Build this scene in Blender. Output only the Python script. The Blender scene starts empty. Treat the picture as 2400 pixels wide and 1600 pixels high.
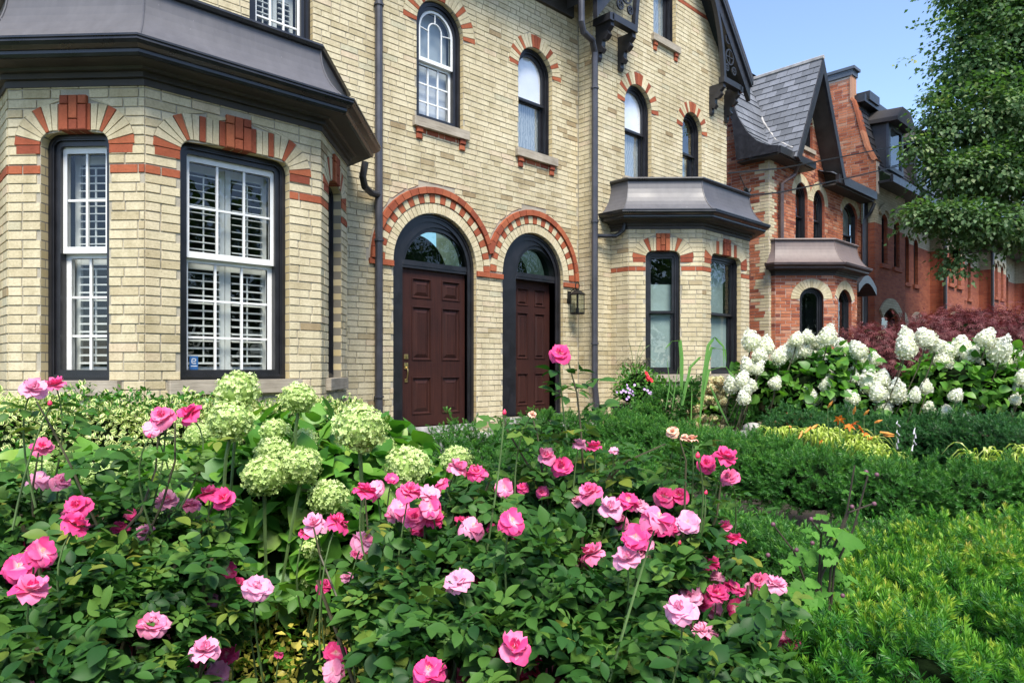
import bpy, math, random
import numpy as np
from math import sin, cos, tan, atan, atan2, pi, radians, sqrt
random.seed(7); RNG = np.random.default_rng(7)

# ------------------------------------------------------------------ camera, sky, sun, exposure
SC = bpy.context.scene
FOC = 1640.0; HOR = 862.0; TH = radians(46); CT, ST = cos(TH), sin(TH)
CAMY = -7.3; CAMZ = 1.5
cam = bpy.data.cameras.new('camera'); camo = bpy.data.objects.new('camera', cam); SC.collection.objects.link(camo)
cam.sensor_width = 36; cam.lens = FOC / 2400 * 36; cam.shift_y = (HOR - 800) / 2400; cam.clip_end = 2000; cam.clip_start = 0.05
camo.location = (0, CAMY, CAMZ); camo.rotation_euler = (radians(90), 0, radians(-44)); SC.camera = camo
W_ = bpy.data.worlds.new('World'); SC.world = W_; W_.use_nodes = True
nt = W_.node_tree; nt.nodes.clear()
sky = nt.nodes.new('ShaderNodeTexSky'); sky.sky_type = 'NISHITA'; sky.sun_disc = False
SUN_EL, SUN_AZ = radians(56), radians(212)      # azimuth measured clockwise from +Y
sky.sun_elevation = SUN_EL; sky.sun_rotation = SUN_AZ; sky.air_density = 0.75; sky.dust_density = 0.7; sky.ozone_density = 0.9
bg = nt.nodes.new('ShaderNodeBackground'); bg.inputs[1].default_value = 0.12
wo = nt.nodes.new('ShaderNodeOutputWorld'); nt.links.new(sky.outputs[0], bg.inputs[0]); nt.links.new(bg.outputs[0], wo.inputs[0])
sl = bpy.data.lights.new('sun', 'SUN'); sl.energy = 2.3; sl.angle = radians(22); sl.color = (1.0, 0.94, 0.83)
so = bpy.data.objects.new('sun', sl); SC.collection.objects.link(so)
_d = (sin(SUN_AZ) * cos(SUN_EL), cos(SUN_AZ) * cos(SUN_EL), sin(SUN_EL))
so.rotation_euler = (radians(90) - SUN_EL, 0, -SUN_AZ + pi)
so.location = (_d[0] * 30, _d[1] * 30, _d[2] * 30)
SC.view_settings.view_transform = 'Standard'; SC.view_settings.look = 'None'; SC.view_settings.gamma = 1
SC.view_settings.use_curve_mapping = False; SC.view_settings.exposure = 1.66
SC.cycles.max_bounces = 6; SC.cycles.transparent_max_bounces = 12; SC.cycles.diffuse_bounces = 3

# ------------------------------------------------------------------ small helpers
def at(px, py, d):
    t = (px - 1200) / FOC; u = t * d
    return (d * CT + u * ST, CAMY + d * ST - u * CT, CAMZ - (py - HOR) * d / FOC)
def proj(p):
    x, y, z = p[0], p[1] - CAMY, p[2] - CAMZ
    d = x * CT + y * ST; u = x * ST - y * CT
    return (1200 + FOC * u / max(d, .01), HOR - FOC * z / max(d, .01), d)
def fx(px, Y=0.0):
    return (Y - CAMY) * tan(atan((px - 1200) / FOC) + radians(44))
def fz(px, py, Y=0.0):
    d = fx(px, Y) * CT + (Y - CAMY) * ST
    return CAMZ - (py - HOR) * d / FOC
def tag(o, label=None, cat=None, group=None, kind=None):
    if label: o['label'] = label
    if cat: o['category'] = cat
    if group: o['group'] = group
    if kind: o['kind'] = kind
    return o
def empty(name, loc, label=None, cat=None, group=None):
    o = bpy.data.objects.new(name, None); SC.collection.objects.link(o); o.location = loc; o.empty_display_size = .2
    return tag(o, label, cat, group)
def link(name, me, parent=None, loc=None, kind=None):
    o = bpy.data.objects.new(name, me); SC.collection.objects.link(o)
    if parent is not None:
        o.parent = parent
        base = (0, 0, 0) if loc is None else loc
        if parent.parent is None:
            o.location = tuple(base[i] - parent.location[i] for i in range(3))
        else:
            o.location = base
    elif loc is not None: o.location = loc
    if kind: o['kind'] = kind
    return o
class MB:
    def __init__(s): s.v = []; s.f = []; s.m = []; s.t = []
    def add(s, vs, fs, m=0, t=None):
        b = len(s.v); s.v.extend(vs)
        if t is None: t = random.random()
        s.t.extend([t] * len(vs))
        for f in fs: s.f.append(tuple(i + b for i in f)); s.m.append(m)
    def mesh(s, name, mats, smooth=False):
        me = bpy.data.meshes.new(name); me.from_pydata(s.v, [], s.f)
        for m in mats: me.materials.append(m)
        if len(mats) > 1: me.polygons.foreach_set('material_index', s.m)
        a = me.attributes.new('tint', 'FLOAT', 'POINT'); a.data.foreach_set('value', s.t)
        if smooth: me.polygons.foreach_set('use_smooth', [True] * len(me.polygons))
        me.update(); return me
    def build(s, name, mats, parent=None, smooth=False, loc=None, kind=None):
        if not isinstance(mats, (list, tuple)): mats = [mats]
        return link(name, s.mesh(name, mats, smooth), parent, loc, kind)
def np_mesh(name, V, Fc, mat, tint=None, extra=None, smooth=False):
    """V (n,3), Fc (m,k) constant k"""
    me = bpy.data.meshes.new(name); n = len(V); m, k = Fc.shape
    me.vertices.add(n); me.vertices.foreach_set('co', np.ascontiguousarray(V, dtype=np.float32).ravel())
    me.loops.add(m * k); me.loops.foreach_set('vertex_index', np.ascontiguousarray(Fc, dtype=np.int32).ravel())
    me.polygons.add(m); me.polygons.foreach_set('loop_start', np.arange(0, m * k, k, dtype=np.int32))
    if smooth: me.polygons.foreach_set('use_smooth', np.ones(m, dtype=bool))
    for q in (mat if isinstance(mat, (list, tuple)) else [mat]): me.materials.append(q)
    if tint is not None:
        a = me.attributes.new('tint', 'FLOAT', 'POINT'); a.data.foreach_set('value', np.ascontiguousarray(tint, dtype=np.float32))
    if extra is not None:
        a = me.attributes.new('edge', 'FLOAT', 'POINT'); a.data.foreach_set('value', np.ascontiguousarray(extra, dtype=np.float32))
    me.update(calc_edges=True); return me
def frames(fwd, up):
    """columns: x=side, y=fwd, z=normal; arrays (N,3)->(N,3,3)"""
    f = fwd / (np.linalg.norm(fwd, axis=1, keepdims=True) + 1e-9)
    x = np.cross(f, up); x /= (np.linalg.norm(x, axis=1, keepdims=True) + 1e-9)
    z = np.cross(x, f)
    return np.stack([x, f, z], axis=2)
def scatter(TV, TF, R, P, S):
    """template verts, faces; rotations (N,3,3), positions (N,3), scales (N,) or (N,3)"""
    TV = np.asarray(TV, float); TF = np.asarray(TF, int); N = len(P)
    S = np.asarray(S, float)
    if S.ndim == 1: S = np.repeat(S[:, None], 3, 1)
    L = TV[None] * S[:, None, :]
    V = np.einsum('nij,nkj->nki', R, L) + P[:, None, :]
    Fc = TF[None] + (np.arange(N) * len(TV))[:, None, None]
    return V.reshape(-1, 3), Fc.reshape(-1, TF.shape[1])
def rnd_dirs(n, zb=0.0):
    d = RNG.normal(size=(n, 3)); d /= np.linalg.norm(d, axis=1, keepdims=True); d[:, 2] += zb
    return d / np.linalg.norm(d, axis=1, keepdims=True)
class Wl:
    """wall frame: s along, z up, off outwards"""
    def __init__(w, x0, y0, x1, y1):
        L = math.hypot(x1 - x0, y1 - y0); w.L = L; w.o = (x0, y0); w.e = ((x1 - x0) / L, (y1 - y0) / L); w.n = (w.e[1], -w.e[0])
    def p(w, s, z, off=0.0): return (w.o[0] + w.e[0] * s + w.n[0] * off, w.o[1] + w.e[1] * s + w.n[1] * off, z)
    def hit(w, px, py=0):
        t = (px - 1200) / FOC; dx, dy = CT + t * ST, ST - t * CT
        ox, oy = w.o[0], w.o[1] - CAMY
        # ox+e*s = k*d
        det = w.e[0] * (-dy) + dx * w.e[1]
        s = ((-ox) * (-dy) + dx * (-oy)) / det
        X, Y = ox + w.e[0] * s, oy + w.e[1] * s
        d = X * CT + Y * ST
        return s, CAMZ - (py - HOR) * d / FOC
BOXF = [(0, 1, 2, 3), (7, 6, 5, 4), (0, 4, 5, 1), (1, 5, 6, 2), (2, 6, 7, 3), (3, 7, 4, 0)]
def wbox(mb, w, s0, s1, z0, z1, o0, o1, m=0, t=None):
    mb.add([w.p(s0, z0, o1), w.p(s1, z0, o1), w.p(s1, z1, o1), w.p(s0, z1, o1), w.p(s0, z0, o0), w.p(s1, z0, o0), w.p(s1, z1, o0), w.p(s0, z1, o0)], BOXF, m, t)
def bevbox(mb, w, s0, s1, z0, z1, o0, o1, b=.006, m=0, t=None):
    prism(mb, w, [(s0, z0), (s1, z0), (s1, z1), (s0, z1)], o0, o1, b, m, t)
def prism(mb, w, q, o0, o1, b, m=0, t=None):
    """quad outline with bevelled front (no back)"""
    cx = sum(a[0] for a in q) / len(q); cz = sum(a[1] for a in q) / len(q); n = len(q)
    def inn(a):
        dx, dz = a[0] - cx, a[1] - cz; L = math.hypot(dx, dz) + 1e-9
        return (a[0] - dx / L * b * 1.3, a[1] - dz / L * b * 1.3)
    vs = [w.p(a[0], a[1], o0) for a in q] + [w.p(a[0], a[1], o1 - b * .7) for a in q] + [w.p(*inn(a), o1) for a in q]
    fs = []
    for i in range(n):
        j = (i + 1) % n
        fs.append((i, j, n + j, n + i)); fs.append((n + i, n + j, 2 * n + j, 2 * n + i))
    fs.append(tuple(range(2 * n, 3 * n)))
    mb.add(vs, fs, m, t)
def tube(mb, pts, r, n=8, m=0, t=None, cap=True, rs=None):
    P = [np.array(p, float) for p in pts]; up0 = None; vs = []; fs = []
    for i, p in enumerate(P):
        d = P[min(i + 1, len(P) - 1)] - P[max(i - 1, 0)]; d /= (np.linalg.norm(d) + 1e-9)
        if up0 is None:
            up0 = np.cross(d, (0, 0, 1) if abs(d[2]) < .9 else (1, 0, 0))
        a = up0 - d * np.dot(up0, d); a /= (np.linalg.norm(a) + 1e-9); up0 = a; b = np.cross(d, a)
        rr = r if rs is None else rs[i]
        for k in range(n):
            an = 2 * pi * k / n + pi / n; vs.append(tuple(p + rr * (a * cos(an) + b * sin(an))))
    for i in range(len(P) - 1):
        for k in range(n):
            fs.append((i * n + k, i * n + (k + 1) % n, (i + 1) * n + (k + 1) % n, (i + 1) * n + k))
    if cap: fs.append(tuple(range(n - 1, -1, -1))); fs.append(tuple((len(P) - 1) * n + k for k in range(n)))
    mb.add(vs, fs, m, t)
def bez(p0, p1, p2, n=8):
    return [tuple((1 - t) ** 2 * a + 2 * t * (1 - t) * b + t * t * c for a, b, c in zip(p0, p1, p2)) for t in [i / n for i in range(n + 1)]]
def boxw(mb, x0, x1, y0, y1, z0, z1, m=0, t=None):
    mb.add([(x0, y0, z0), (x1, y0, z0), (x1, y0, z1), (x0, y0, z1), (x0, y1, z0), (x1, y1, z0), (x1, y1, z1), (x0, y1, z1)], BOXF, m, t)

# ------------------------------------------------------------------ materials
class N:
    def __init__(s, name):
        s.m = bpy.data.materials.new(name); s.m.use_nodes = True; s.t = s.m.node_tree; s.t.nodes.clear()
        s.out = s.t.nodes.new('ShaderNodeOutputMaterial')
    def n(s, typ, **kw):
        x = s.t.nodes.new('ShaderNode' + typ)
        for k, v in kw.items():
            if k.startswith('i_'):
                kk = k[2:]; kk = int(kk) if kk.isdigit() else kk.replace('_', ' ')
                x.inputs[kk].default_value = v
            else: setattr(x, k, v)
        return x
    def l(s, a, b): s.t.links.new(a, b)
    def ramp(s, fac, stops, interp='LINEAR'):
        r = s.n('ValToRGB'); e = r.color_ramp.elements; r.color_ramp.interpolation = interp
        while len(e) < len(stops): e.new(.5)
        for i, (p, c) in enumerate(stops): e[i].position = p; e[i].color = (*c, 1) if len(c) == 3 else c
        s.l(fac, r.inputs[0]); return r.outputs[0]
    def mix(s, f, a, b, mode='MIX'):
        x = s.n('MixRGB', blend_type=mode)
        for i, q in enumerate((f, a, b)):
            if hasattr(q, 'is_output'): s.l(q, x.inputs[i])
            elif i == 0: x.inputs[0].default_value = q
            else: x.inputs[i].default_value = (*q, 1)
        return x.outputs[0]
    def noise(s, scale, detail=3, vec=None, rough=.6, obj=True):
        x = s.n('TexNoise'); x.inputs['Scale'].default_value = scale; x.inputs['Detail'].default_value = detail; x.inputs['Roughness'].default_value = rough
        if vec is not None: s.l(vec, x.inputs['Vector'])
        return x.outputs['Fac']
    def pos(s): return s.n('NewGeometry').outputs['Position']
    def bsdf(s, col, rough=.7, metal=0, spec=.5, bump=None, bstr=.3, bdist=.01, coat=0):
        b = s.n('BsdfPrincipled'); b.inputs['Metallic'].default_value = metal; b.inputs['Specular IOR Level'].default_value = spec
        if coat: b.inputs['Coat Weight'].default_value = coat
        for q, k in ((col, 'Base Color'), (rough, 'Roughness')):
            if hasattr(q, 'is_output'): s.l(q, b.inputs[k])
            else: b.inputs[k].default_value = (*q, 1) if isinstance(q, tuple) else q
        if bump is not None:
            u = s.n('Bump'); u.inputs['Strength'].default_value = bstr; u.inputs['Distance'].default_value = bdist
            s.l(bump, u.inputs['Height']); s.l(u.outputs[0], b.inputs['Normal'])
        return b.outputs[0]
    def done(s, sh): s.l(sh, s.out.inputs[0]); return s.m
def attr(n, name):
    a = n.n('Attribute'); a.attribute_name = name; return a.outputs['Fac']
def brick_mat(name, stops, grime=.35, rough=.9):
    n = N(name); P = n.pos(); t = attr(n, 'tint')
    col = n.ramp(t, stops, 'LINEAR')
    big = n.noise(.9, 4, P); gr = n.ramp(big, [(.35, (1, 1, 1)), (.75, (1 - grime * .55, 1 - grime * .6, 1 - grime * .75))])
    col = n.mix(1, col, gr, 'MULTIPLY')
    fine = n.noise(55, 4, P); fr = n.ramp(fine, [(.25, (.78, .76, .72)), (.6, (1.05, 1.04, 1.02))])
    col = n.mix(.8, col, fr, 'MULTIPLY')
    sc = n.n('Mapping'); sc.inputs['Scale'].default_value = (30, 30, 110); n.l(P, sc.inputs[0])
    stq = n.noise(1.0, 3, sc.outputs[0]); col = n.mix(.35, col, n.ramp(stq, [(.3, (.72, .70, .66)), (.62, (1.0, 1.0, 1.0))]), 'MULTIPLY')
    sv = n.n('Mapping'); sv.inputs['Scale'].default_value = (7, 7, .55); n.l(P, sv.inputs[0])
    col = n.mix(grime, col, n.ramp(n.noise(1, 5, sv.outputs[0]), [(.42, (1, 1, 1)), (.75, (.42, .36, .26))]), 'MULTIPLY')
    pit = n.noise(120, 2, P); pr = n.ramp(pit, [(.26, (.25, .22, .18)), (.33, (1, 1, 1))]); col = n.mix(.85, col, pr, 'MULTIPLY')
    md = n.noise(6, 5, P); col = n.mix(.5, col, n.ramp(md, [(.28, (.62, .60, .52)), (.5, (1, 1, 1))]), 'MULTIPLY')
    hb = n.n('Math', operation='ADD'); n.l(fine, hb.inputs[0]); n.l(pr, hb.inputs[1])
    return n.done(n.bsdf(col, rough, spec=.25, bump=hb.outputs[0], bstr=.5, bdist=.004))
M = {}
M['buff'] = brick_mat('buff_brick', [(0, (.36, .28, .17)), (.08, (.50, .43, .28)), (.3, (.58, .51, .345)), (.55, (.66, .59, .42)), (.78, (.61, .55, .38)), (.9, (.64, .53, .39)), (1, (.54, .51, .37))])
M['red'] = brick_mat('red_brick_trim', [(0, (.24, .062, .036)), (.5, (.34, .092, .046)), (1, (.42, .135, .065))], .2)
M['redwall'] = brick_mat('red_wall_brick', [(0, (.20, .06, .042)), (.3, (.36, .115, .062)), (.6, (.47, .175, .092)), (.85, (.52, .24, .15)), (1, (.48, .28, .20))], .3)
def simple(name, col, rough=.6, metal=0, spec=.5, nscale=20, var=.15, bstr=.15, bscale=60, coat=0):
    n = N(name); P = n.pos(); f = n.noise(nscale, 4, P)
    c2 = tuple(x * (1 - var) for x in col); c3 = tuple(min(1, x * (1 + var)) for x in col)
    c = n.ramp(f, [(.3, c2), (.7, c3)])
    rn = n.ramp(f, [(.3, (rough * .85,) * 3), (.7, (min(1, rough * 1.15),) * 3)])
    return n.done(n.bsdf(c, rn, metal, spec, n.noise(bscale, 3, P), bstr, .003, coat))
def mortar_mat(name, col):
    n = N(name); P = n.pos()
    c = n.ramp(n.noise(3, 5, P), [(.3, tuple(x * .72 for x in col)), (.7, tuple(x * 1.15 for x in col))])
    c = n.mix(.5, c, n.ramp(n.noise(90, 3, P), [(.3, (.7, .7, .7)), (.7, (1.1, 1.1, 1.1))]), 'MULTIPLY')
    return n.done(n.bsdf(c, .95, spec=.1, bump=n.noise(150, 3, P), bstr=.5, bdist=.004))
M['mortar'] = mortar_mat('grey_mortar', (.40, .365, .29))
M['mortar2'] = mortar_mat('pale_mortar', (.55, .48, .43))
M['black'] = simple('black_paint', (.022, .022, .026), .38, nscale=9, var=.3)
M['casing'] = simple('dark_casing_paint', (.012, .012, .015), .33, nscale=7, var=.35)
M['white'] = simple('white_window_paint', (.72, .73, .72), .45, nscale=7, var=.06)
M['slat'] = simple('white_shutter_paint', (.48, .50, .49), .5, nscale=7, var=.05)
def metal_roof(name, col):
    n = N(name); P = n.pos()
    st = n.n('Mapping'); st.inputs['Scale'].default_value = (14, 14, .9); n.l(P, st.inputs[0])
    f = n.noise(1, 5, st.outputs[0]); g = n.noise(1.3, 4, P)
    c = n.mix(.6, n.ramp(f, [(.3, tuple(x * .7 for x in col)), (.7, tuple(x * 1.25 for x in col))]), n.ramp(g, [(.3, tuple(x * .75 for x in col)), (.7, tuple(x * 1.2 for x in col))]))
    sp = n.noise(38, 2, P); sm = n.noise(2.2, 2, P)
    mm = n.n('Math', operation='MULTIPLY'); n.l(sp, mm.inputs[0]); n.l(sm, mm.inputs[1])
    c = n.mix(n.ramp(mm.outputs[0], [(.475, (0, 0, 0)), (.485, (1, 1, 1))]), c, (.5, .5, .52))
    return n.done(n.bsdf(c, n.ramp(g, [(.3, (.42,) * 3), (.7, (.6,) * 3)]), .0, .5, f, .12, .01))
M['metal'] = metal_roof('painted_sheet_roof', (.088, .086, .095))
M['metal2'] = metal_roof('weathered_copper_roof', (.14, .105, .095))
M['gutter'] = simple('gutter_paint', (.020, .020, .022), .3, nscale=5, var=.4)
M['pipe'] = simple('downpipe_paint', (.045, .045, .055), .35, nscale=4, var=.3)
M['brownpipe'] = simple('brown_pipe_paint', (.07, .045, .04), .4, nscale=4, var=.3)
M['soffit'] = simple('soffit_paint', (.035, .030, .026), .6, nscale=3, var=.5)
def stone_mat():
    n = N('sill_stone'); P = n.pos(); mp = n.n('Mapping'); mp.inputs['Scale'].default_value = (5, 5, 60); n.l(P, mp.inputs[0])
    f = n.noise(1, 5, mp.outputs[0]); g = n.noise(4, 4, P)
    c = n.mix(.5, n.ramp(f, [(.3, (.19, .16, .12)), (.7, (.42, .37, .29))]), n.ramp(g, [(.3, (.22, .19, .15)), (.7, (.45, .40, .33))]))
    return n.done(n.bsdf(c, .9, spec=.15, bump=f, bstr=.5, bdist=.008))
M['stone'] = stone_mat()
M['greystone'] = simple('grey_stone', (.33, .32, .31), .9, nscale=6, var=.35, bstr=.5, bscale=30)
def wood_mat():
    n = N('mahogany_door'); P = n.pos(); mp = n.n('Mapping'); mp.inputs['Scale'].default_value = (45, 45, 2.5); n.l(P, mp.inputs[0])
    f = n.noise(1, 6, mp.outputs[0]); g = n.noise(1.5, 3, P)
    c = n.mix(.45, n.ramp(f, [(.3, (.018, .007, .006)), (.7, (.055, .018, .013))]), n.ramp(g, [(.35, (.022, .011, .011)), (.7, (.05, .019, .014))]))
    return n.done(n.bsdf(c, .5, spec=.18, bump=f, bstr=.15, bdist=.002))
M['wood'] = wood_mat()
M['brass'] = simple('aged_brass', (.42, .33, .14), .35, .9, nscale=40, var=.3)
M['iron'] = simple('black_iron', (.012, .012, .012), .5, .3)
def glass_mat(name, tint=(.8, .85, .84), refl=.18, rough=.0, bump=0.0):
    n = N(name); P = n.pos()
    fr = n.n('Fresnel'); ma = n.n('Math', operation='MULTIPLY_ADD'); n.l(n.n('NewGeometry').outputs['Backfacing'], ma.inputs[0]); ma.inputs[1].default_value = 1 / 1.5 - 1.5; ma.inputs[2].default_value = 1.5; n.l(ma.outputs[0], fr.inputs['IOR'])
    ad = n.n('Math', operation='ADD'); ad.inputs[1].default_value = refl; ad.use_clamp = True; n.l(fr.outputs[0], ad.inputs[0])
    tr = n.n('BsdfTransparent'); tr.inputs[0].default_value = (*tint, 1)
    gl = n.n('BsdfGlossy'); gl.inputs['Roughness'].default_value = rough; gl.inputs[0].default_value = (.9, .93, .95, 1)
    if bump:
        u = n.n('Bump'); u.inputs['Strength'].default_value = bump; u.inputs['Distance'].default_value = .02
        n.l(n.noise(2.2, 2, P), u.inputs['Height']); n.l(u.outputs[0], gl.inputs['Normal'])
    mx = n.n('MixShader'); n.l(ad.outputs[0], mx.inputs[0]); n.l(tr.outputs[0], mx.inputs[1]); n.l(gl.outputs[0], mx.inputs[2])
    return n.done(mx.outputs[0])
M['glass'] = glass_mat('window_glass', refl=.015, bump=.35)
M['glassbay'] = glass_mat('bay_window_glass', (.95, .97, .96), refl=.0, bump=.3)
M['glassup'] = glass_mat('upper_window_glass', (.96, .97, .97), refl=.14, bump=.3)
M['glassdark'] = glass_mat('fanlight_glass', (.35, .5, .42), .0, bump=.5)
M['room'] = simple('dark_room', (.016, .017, .019), .9, nscale=1.2, var=.7)
M['blind'] = simple('white_blind', (.80, .81, .84), .8, nscale=3, var=.08)
def lace_mat():
    n = N('lace_curtain'); P = n.pos()
    w = n.n('TexWave'); w.inputs['Scale'].default_value = 6; w.inputs['Distortion'].default_value = 9; w.inputs['Detail'].default_value = 2; w.inputs['Detail Scale'].default_value = 1.4; n.l(P, w.inputs[0])
    c = n.ramp(w.outputs['Fac'], [(.2, (.20, .235, .25)), (.8, (.33, .37, .38))])
    return n.done(n.bsdf(c, .8, spec=.2))
M['lace'] = lace_mat()
M['curtain'] = simple('pale_green_curtain', (.30, .37, .36), .9, nscale=2, var=.25)
def slate_mat(name, a, b):
    n = N(name); P = n.pos(); c = n.ramp(attr(n, 'tint'), [(0, a), (1, b)])
    c = n.mix(.5, c, n.ramp(n.noise(12, 4, P), [(.3, (.75, .75, .75)), (.7, (1.15, 1.15, 1.15))]), 'MULTIPLY')
    return n.done(n.bsdf(c, .55, spec=.4, bump=n.noise(25, 4, P), bstr=.3, bdist=.006))
M['slate'] = slate_mat('grey_slate', (.10, .107, .12), (.18, .19, .215))
M['slatedark'] = slate_mat('dark_slate', (.03, .03, .035), (.06, .06, .07))
def far_brick(name, c1, c2, mo):
    n = N(name); tc = n.n('TexCoord'); mp = n.n('Mapping'); n.l(n.pos(), mp.inputs[0])
    cx = n.n('CombineXYZ'); sp = n.n('SeparateXYZ'); n.l(mp.outputs[0], sp.inputs[0])
    ad = n.n('Math', operation='ADD'); n.l(sp.outputs[0], ad.inputs[0]); n.l(sp.outputs[1], ad.inputs[1])
    n.l(ad.outputs[0], cx.inputs[0]); n.l(sp.outputs[2], cx.inputs[1])
    b = n.n('TexBrick'); b.inputs['Scale'].default_value = 1; b.inputs['Brick Width'].default_value = .235; b.inputs['Row Height'].default_value = .0737
    b.inputs['Mortar Size'].default_value = .006; b.inputs['Mortar Smooth'].default_value = .3
    b.inputs['Color1'].default_value = (*c1, 1); b.inputs['Color2'].default_value = (*c2, 1); b.inputs['Mortar'].default_value = (*mo, 1); n.l(cx.outputs[0], b.inputs[0])
    c = n.mix(.6, b.outputs[0], n.ramp(n.noise(1.2, 5, n.pos()), [(.3, (.7, .66, .62)), (.7, (1.15, 1.15, 1.15))]), 'MULTIPLY')
    iv = n.n('Math', operation='SUBTRACT'); iv.inputs[0].default_value = 1; n.l(b.outputs['Fac'], iv.inputs[1])
    return n.done(n.bsdf(c, .9, spec=.2, bump=iv.outputs[0], bstr=.6, bdist=.006))
M['farred'] = far_brick('row_red_brick', (.24, .065, .04), (.34, .105, .055), (.20, .11, .085))
M['farbuff'] = far_brick('row_cream_brick', (.36, .33, .23), (.46, .42, .30), (.24, .22, .17))
M['reveal'] = far_brick('reveal_brick', (.48, .38, .2), (.62, .52, .31), (.22, .2, .16))
M['soil'] = simple('garden_soil', (.020, .014, .009), 1, nscale=5, var=.5, bstr=.8, bscale=25)
M['asphalt'] = simple('street_asphalt', (.05, .05, .05), .9, nscale=8, var=.2, bstr=.5, bscale=90)
M['lawn'] = simple('far_grass', (.05, .09, .025), .9, nscale=3, var=.4, bstr=.6, bscale=40)
def leaf_mat(name, stops, rough=.45, trans=.25, margin=None, spec=.4, tcol=None):
    n = N(name); t = attr(n, 'tint'); c = n.ramp(t, stops)
    c = n.mix(.5, c, n.ramp(n.noise(30, 3, n.pos()), [(.3, (.75, .78, .7)), (.7, (1.12, 1.12, 1.1))]), 'MULTIPLY')
    if margin:
        e = attr(n, 'edge'); c = n.mix(n.ramp(e, [(.30, (0, 0, 0)), (.42, (1, 1, 1))]), c, margin)
    p = n.bsdf(c, rough, spec=spec)
    tr = n.n('BsdfTranslucent')
    tc = n.mix(1, c, tcol or (1.15, 1.45, .5), 'MULTIPLY'); n.l(tc, tr.inputs[0])
    mx = n.n('MixShader'); mx.inputs[0].default_value = trans; n.l(p, mx.inputs[1]); n.l(tr.outputs[0], mx.inputs[2])
    return n.done(mx.outputs[0])
M['roseleaf'] = leaf_mat('rose_leaf', [(0, (.014, .055, .012)), (.3, (.028, .092, .017)), (.65, (.055, .14, .026)), (.88, (.095, .19, .032)), (1, (.19, .21, .03))], .5, .24, spec=.22)
M['hydleaf'] = leaf_mat('hydrangea_leaf', [(0, (.045, .15, .02)), (.5, (.085, .23, .03)), (.9, (.14, .30, .04)), (1, (.22, .32, .04))], .45, .28)
M['whydleaf'] = leaf_mat('panicle_hydrangea_leaf', [(0, (.05, .15, .02)), (.6, (.09, .24, .03)), (1, (.15, .30, .04))], .45, .3)
M['euo'] = leaf_mat('variegated_leaf', [(0, (.03, .13, .015)), (.5, (.06, .19, .02)), (1, (.10, .24, .03))], .4, .2, margin=(.62, .66, .27))
M['euogreen'] = leaf_mat('plain_euonymus_leaf', [(0, (.025, .11, .012)), (1, (.07, .21, .02))], .35, .2)
M['gold'] = leaf_mat('golden_groundcover_leaf', [(0, (.06, .19, .02)), (.45, (.15, .28, .03)), (.55, (.45, .42, .07)), (1, (.62, .52, .12))], .4, .2)
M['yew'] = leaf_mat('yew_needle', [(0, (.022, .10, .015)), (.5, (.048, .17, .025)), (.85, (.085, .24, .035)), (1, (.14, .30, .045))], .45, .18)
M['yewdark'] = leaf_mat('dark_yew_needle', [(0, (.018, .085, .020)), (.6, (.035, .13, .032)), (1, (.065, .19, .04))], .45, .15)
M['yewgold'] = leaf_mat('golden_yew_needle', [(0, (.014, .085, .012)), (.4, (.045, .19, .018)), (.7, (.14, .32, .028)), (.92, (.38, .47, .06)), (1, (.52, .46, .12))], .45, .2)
M['hakone'] = leaf_mat('chartreuse_grass', [(0, (.26, .37, .05)), (.5, (.46, .54, .10)), (1, (.66, .70, .28))], .5, .3)
M['reed'] = leaf_mat('reed_blade', [(0, (.10, .25, .06)), (1, (.16, .36, .08))], .4, .3)
M['anem'] = leaf_mat('anemone_leaf', [(0, (.05, .16, .02)), (1, (.10, .26, .035))], .6, .3, spec=.2)
M['maple'] = leaf_mat('red_maple_leaf', [(0, (.075, .018, .022)), (.5, (.15, .038, .045)), (.85, (.24, .075, .075)), (1, (.09, .11, .03))], .55, .2, tcol=(1.4, .7, .6))
M['tree'] = leaf_mat('street_tree_leaf', [(0, (.05, .11, .04)), (.5, (.085, .165, .06)), (.8, (.15, .235, .09)), (1, (.38, .40, .21))], .5, .36)
def petal_mat(name, c0, c1, c2, pale=(.90, .46, .64), amt=.85):
    n = N(name); e = attr(n, 'edge'); t = attr(n, 'tint')
    c = n.ramp(e, [(0, c0), (.35, c1), (1, c2)])
    ri = n.n('ObjectInfo').outputs['Random']
    am = n.n('Math', operation='ADD'); n.l(ri, am.inputs[0]); tm = n.n('Math', operation='MULTIPLY'); tm.inputs[1].default_value = .35; n.l(t, tm.inputs[0]); n.l(tm.outputs[0], am.inputs[1])
    c = n.mix(n.ramp(am.outputs[0], [(.55, (0, 0, 0)), (1.0, (amt,) * 3)]), c, pale)
    c = n.mix(.5, c, n.ramp(n.noise(140, 3, n.pos()), [(.3, (.82, .72, .80)), (.7, (1.12, 1.15, 1.1))]), 'MULTIPLY')
    p = n.bsdf(c, .55, spec=.25); tr = n.n('BsdfTranslucent'); n.l(c, tr.inputs[0])
    mx = n.n('MixShader'); mx.inputs[0].default_value = .3; n.l(p, mx.inputs[1]); n.l(tr.outputs[0], mx.inputs[2])
    return n.done(mx.outputs[0])
M['petal'] = petal_mat('rose_petal', (.92, .55, .62), (.82, .055, .235), (.86, .09, .31))
M['bud'] = simple('rose_bud_petal', (.70, .03, .10), .5, nscale=40)
M['peach'] = simple('faded_petal', (.75, .42, .30), .7, nscale=30, var=.25)
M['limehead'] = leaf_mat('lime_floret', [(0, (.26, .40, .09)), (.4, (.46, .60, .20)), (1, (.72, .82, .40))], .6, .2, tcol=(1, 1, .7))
M['whitehead'] = leaf_mat('white_floret', [(0, (.68, .72, .44)), (.3, (.84, .85, .72)), (1, (.92, .92, .87))], .6, .2, tcol=(1, 1, .9))
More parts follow.
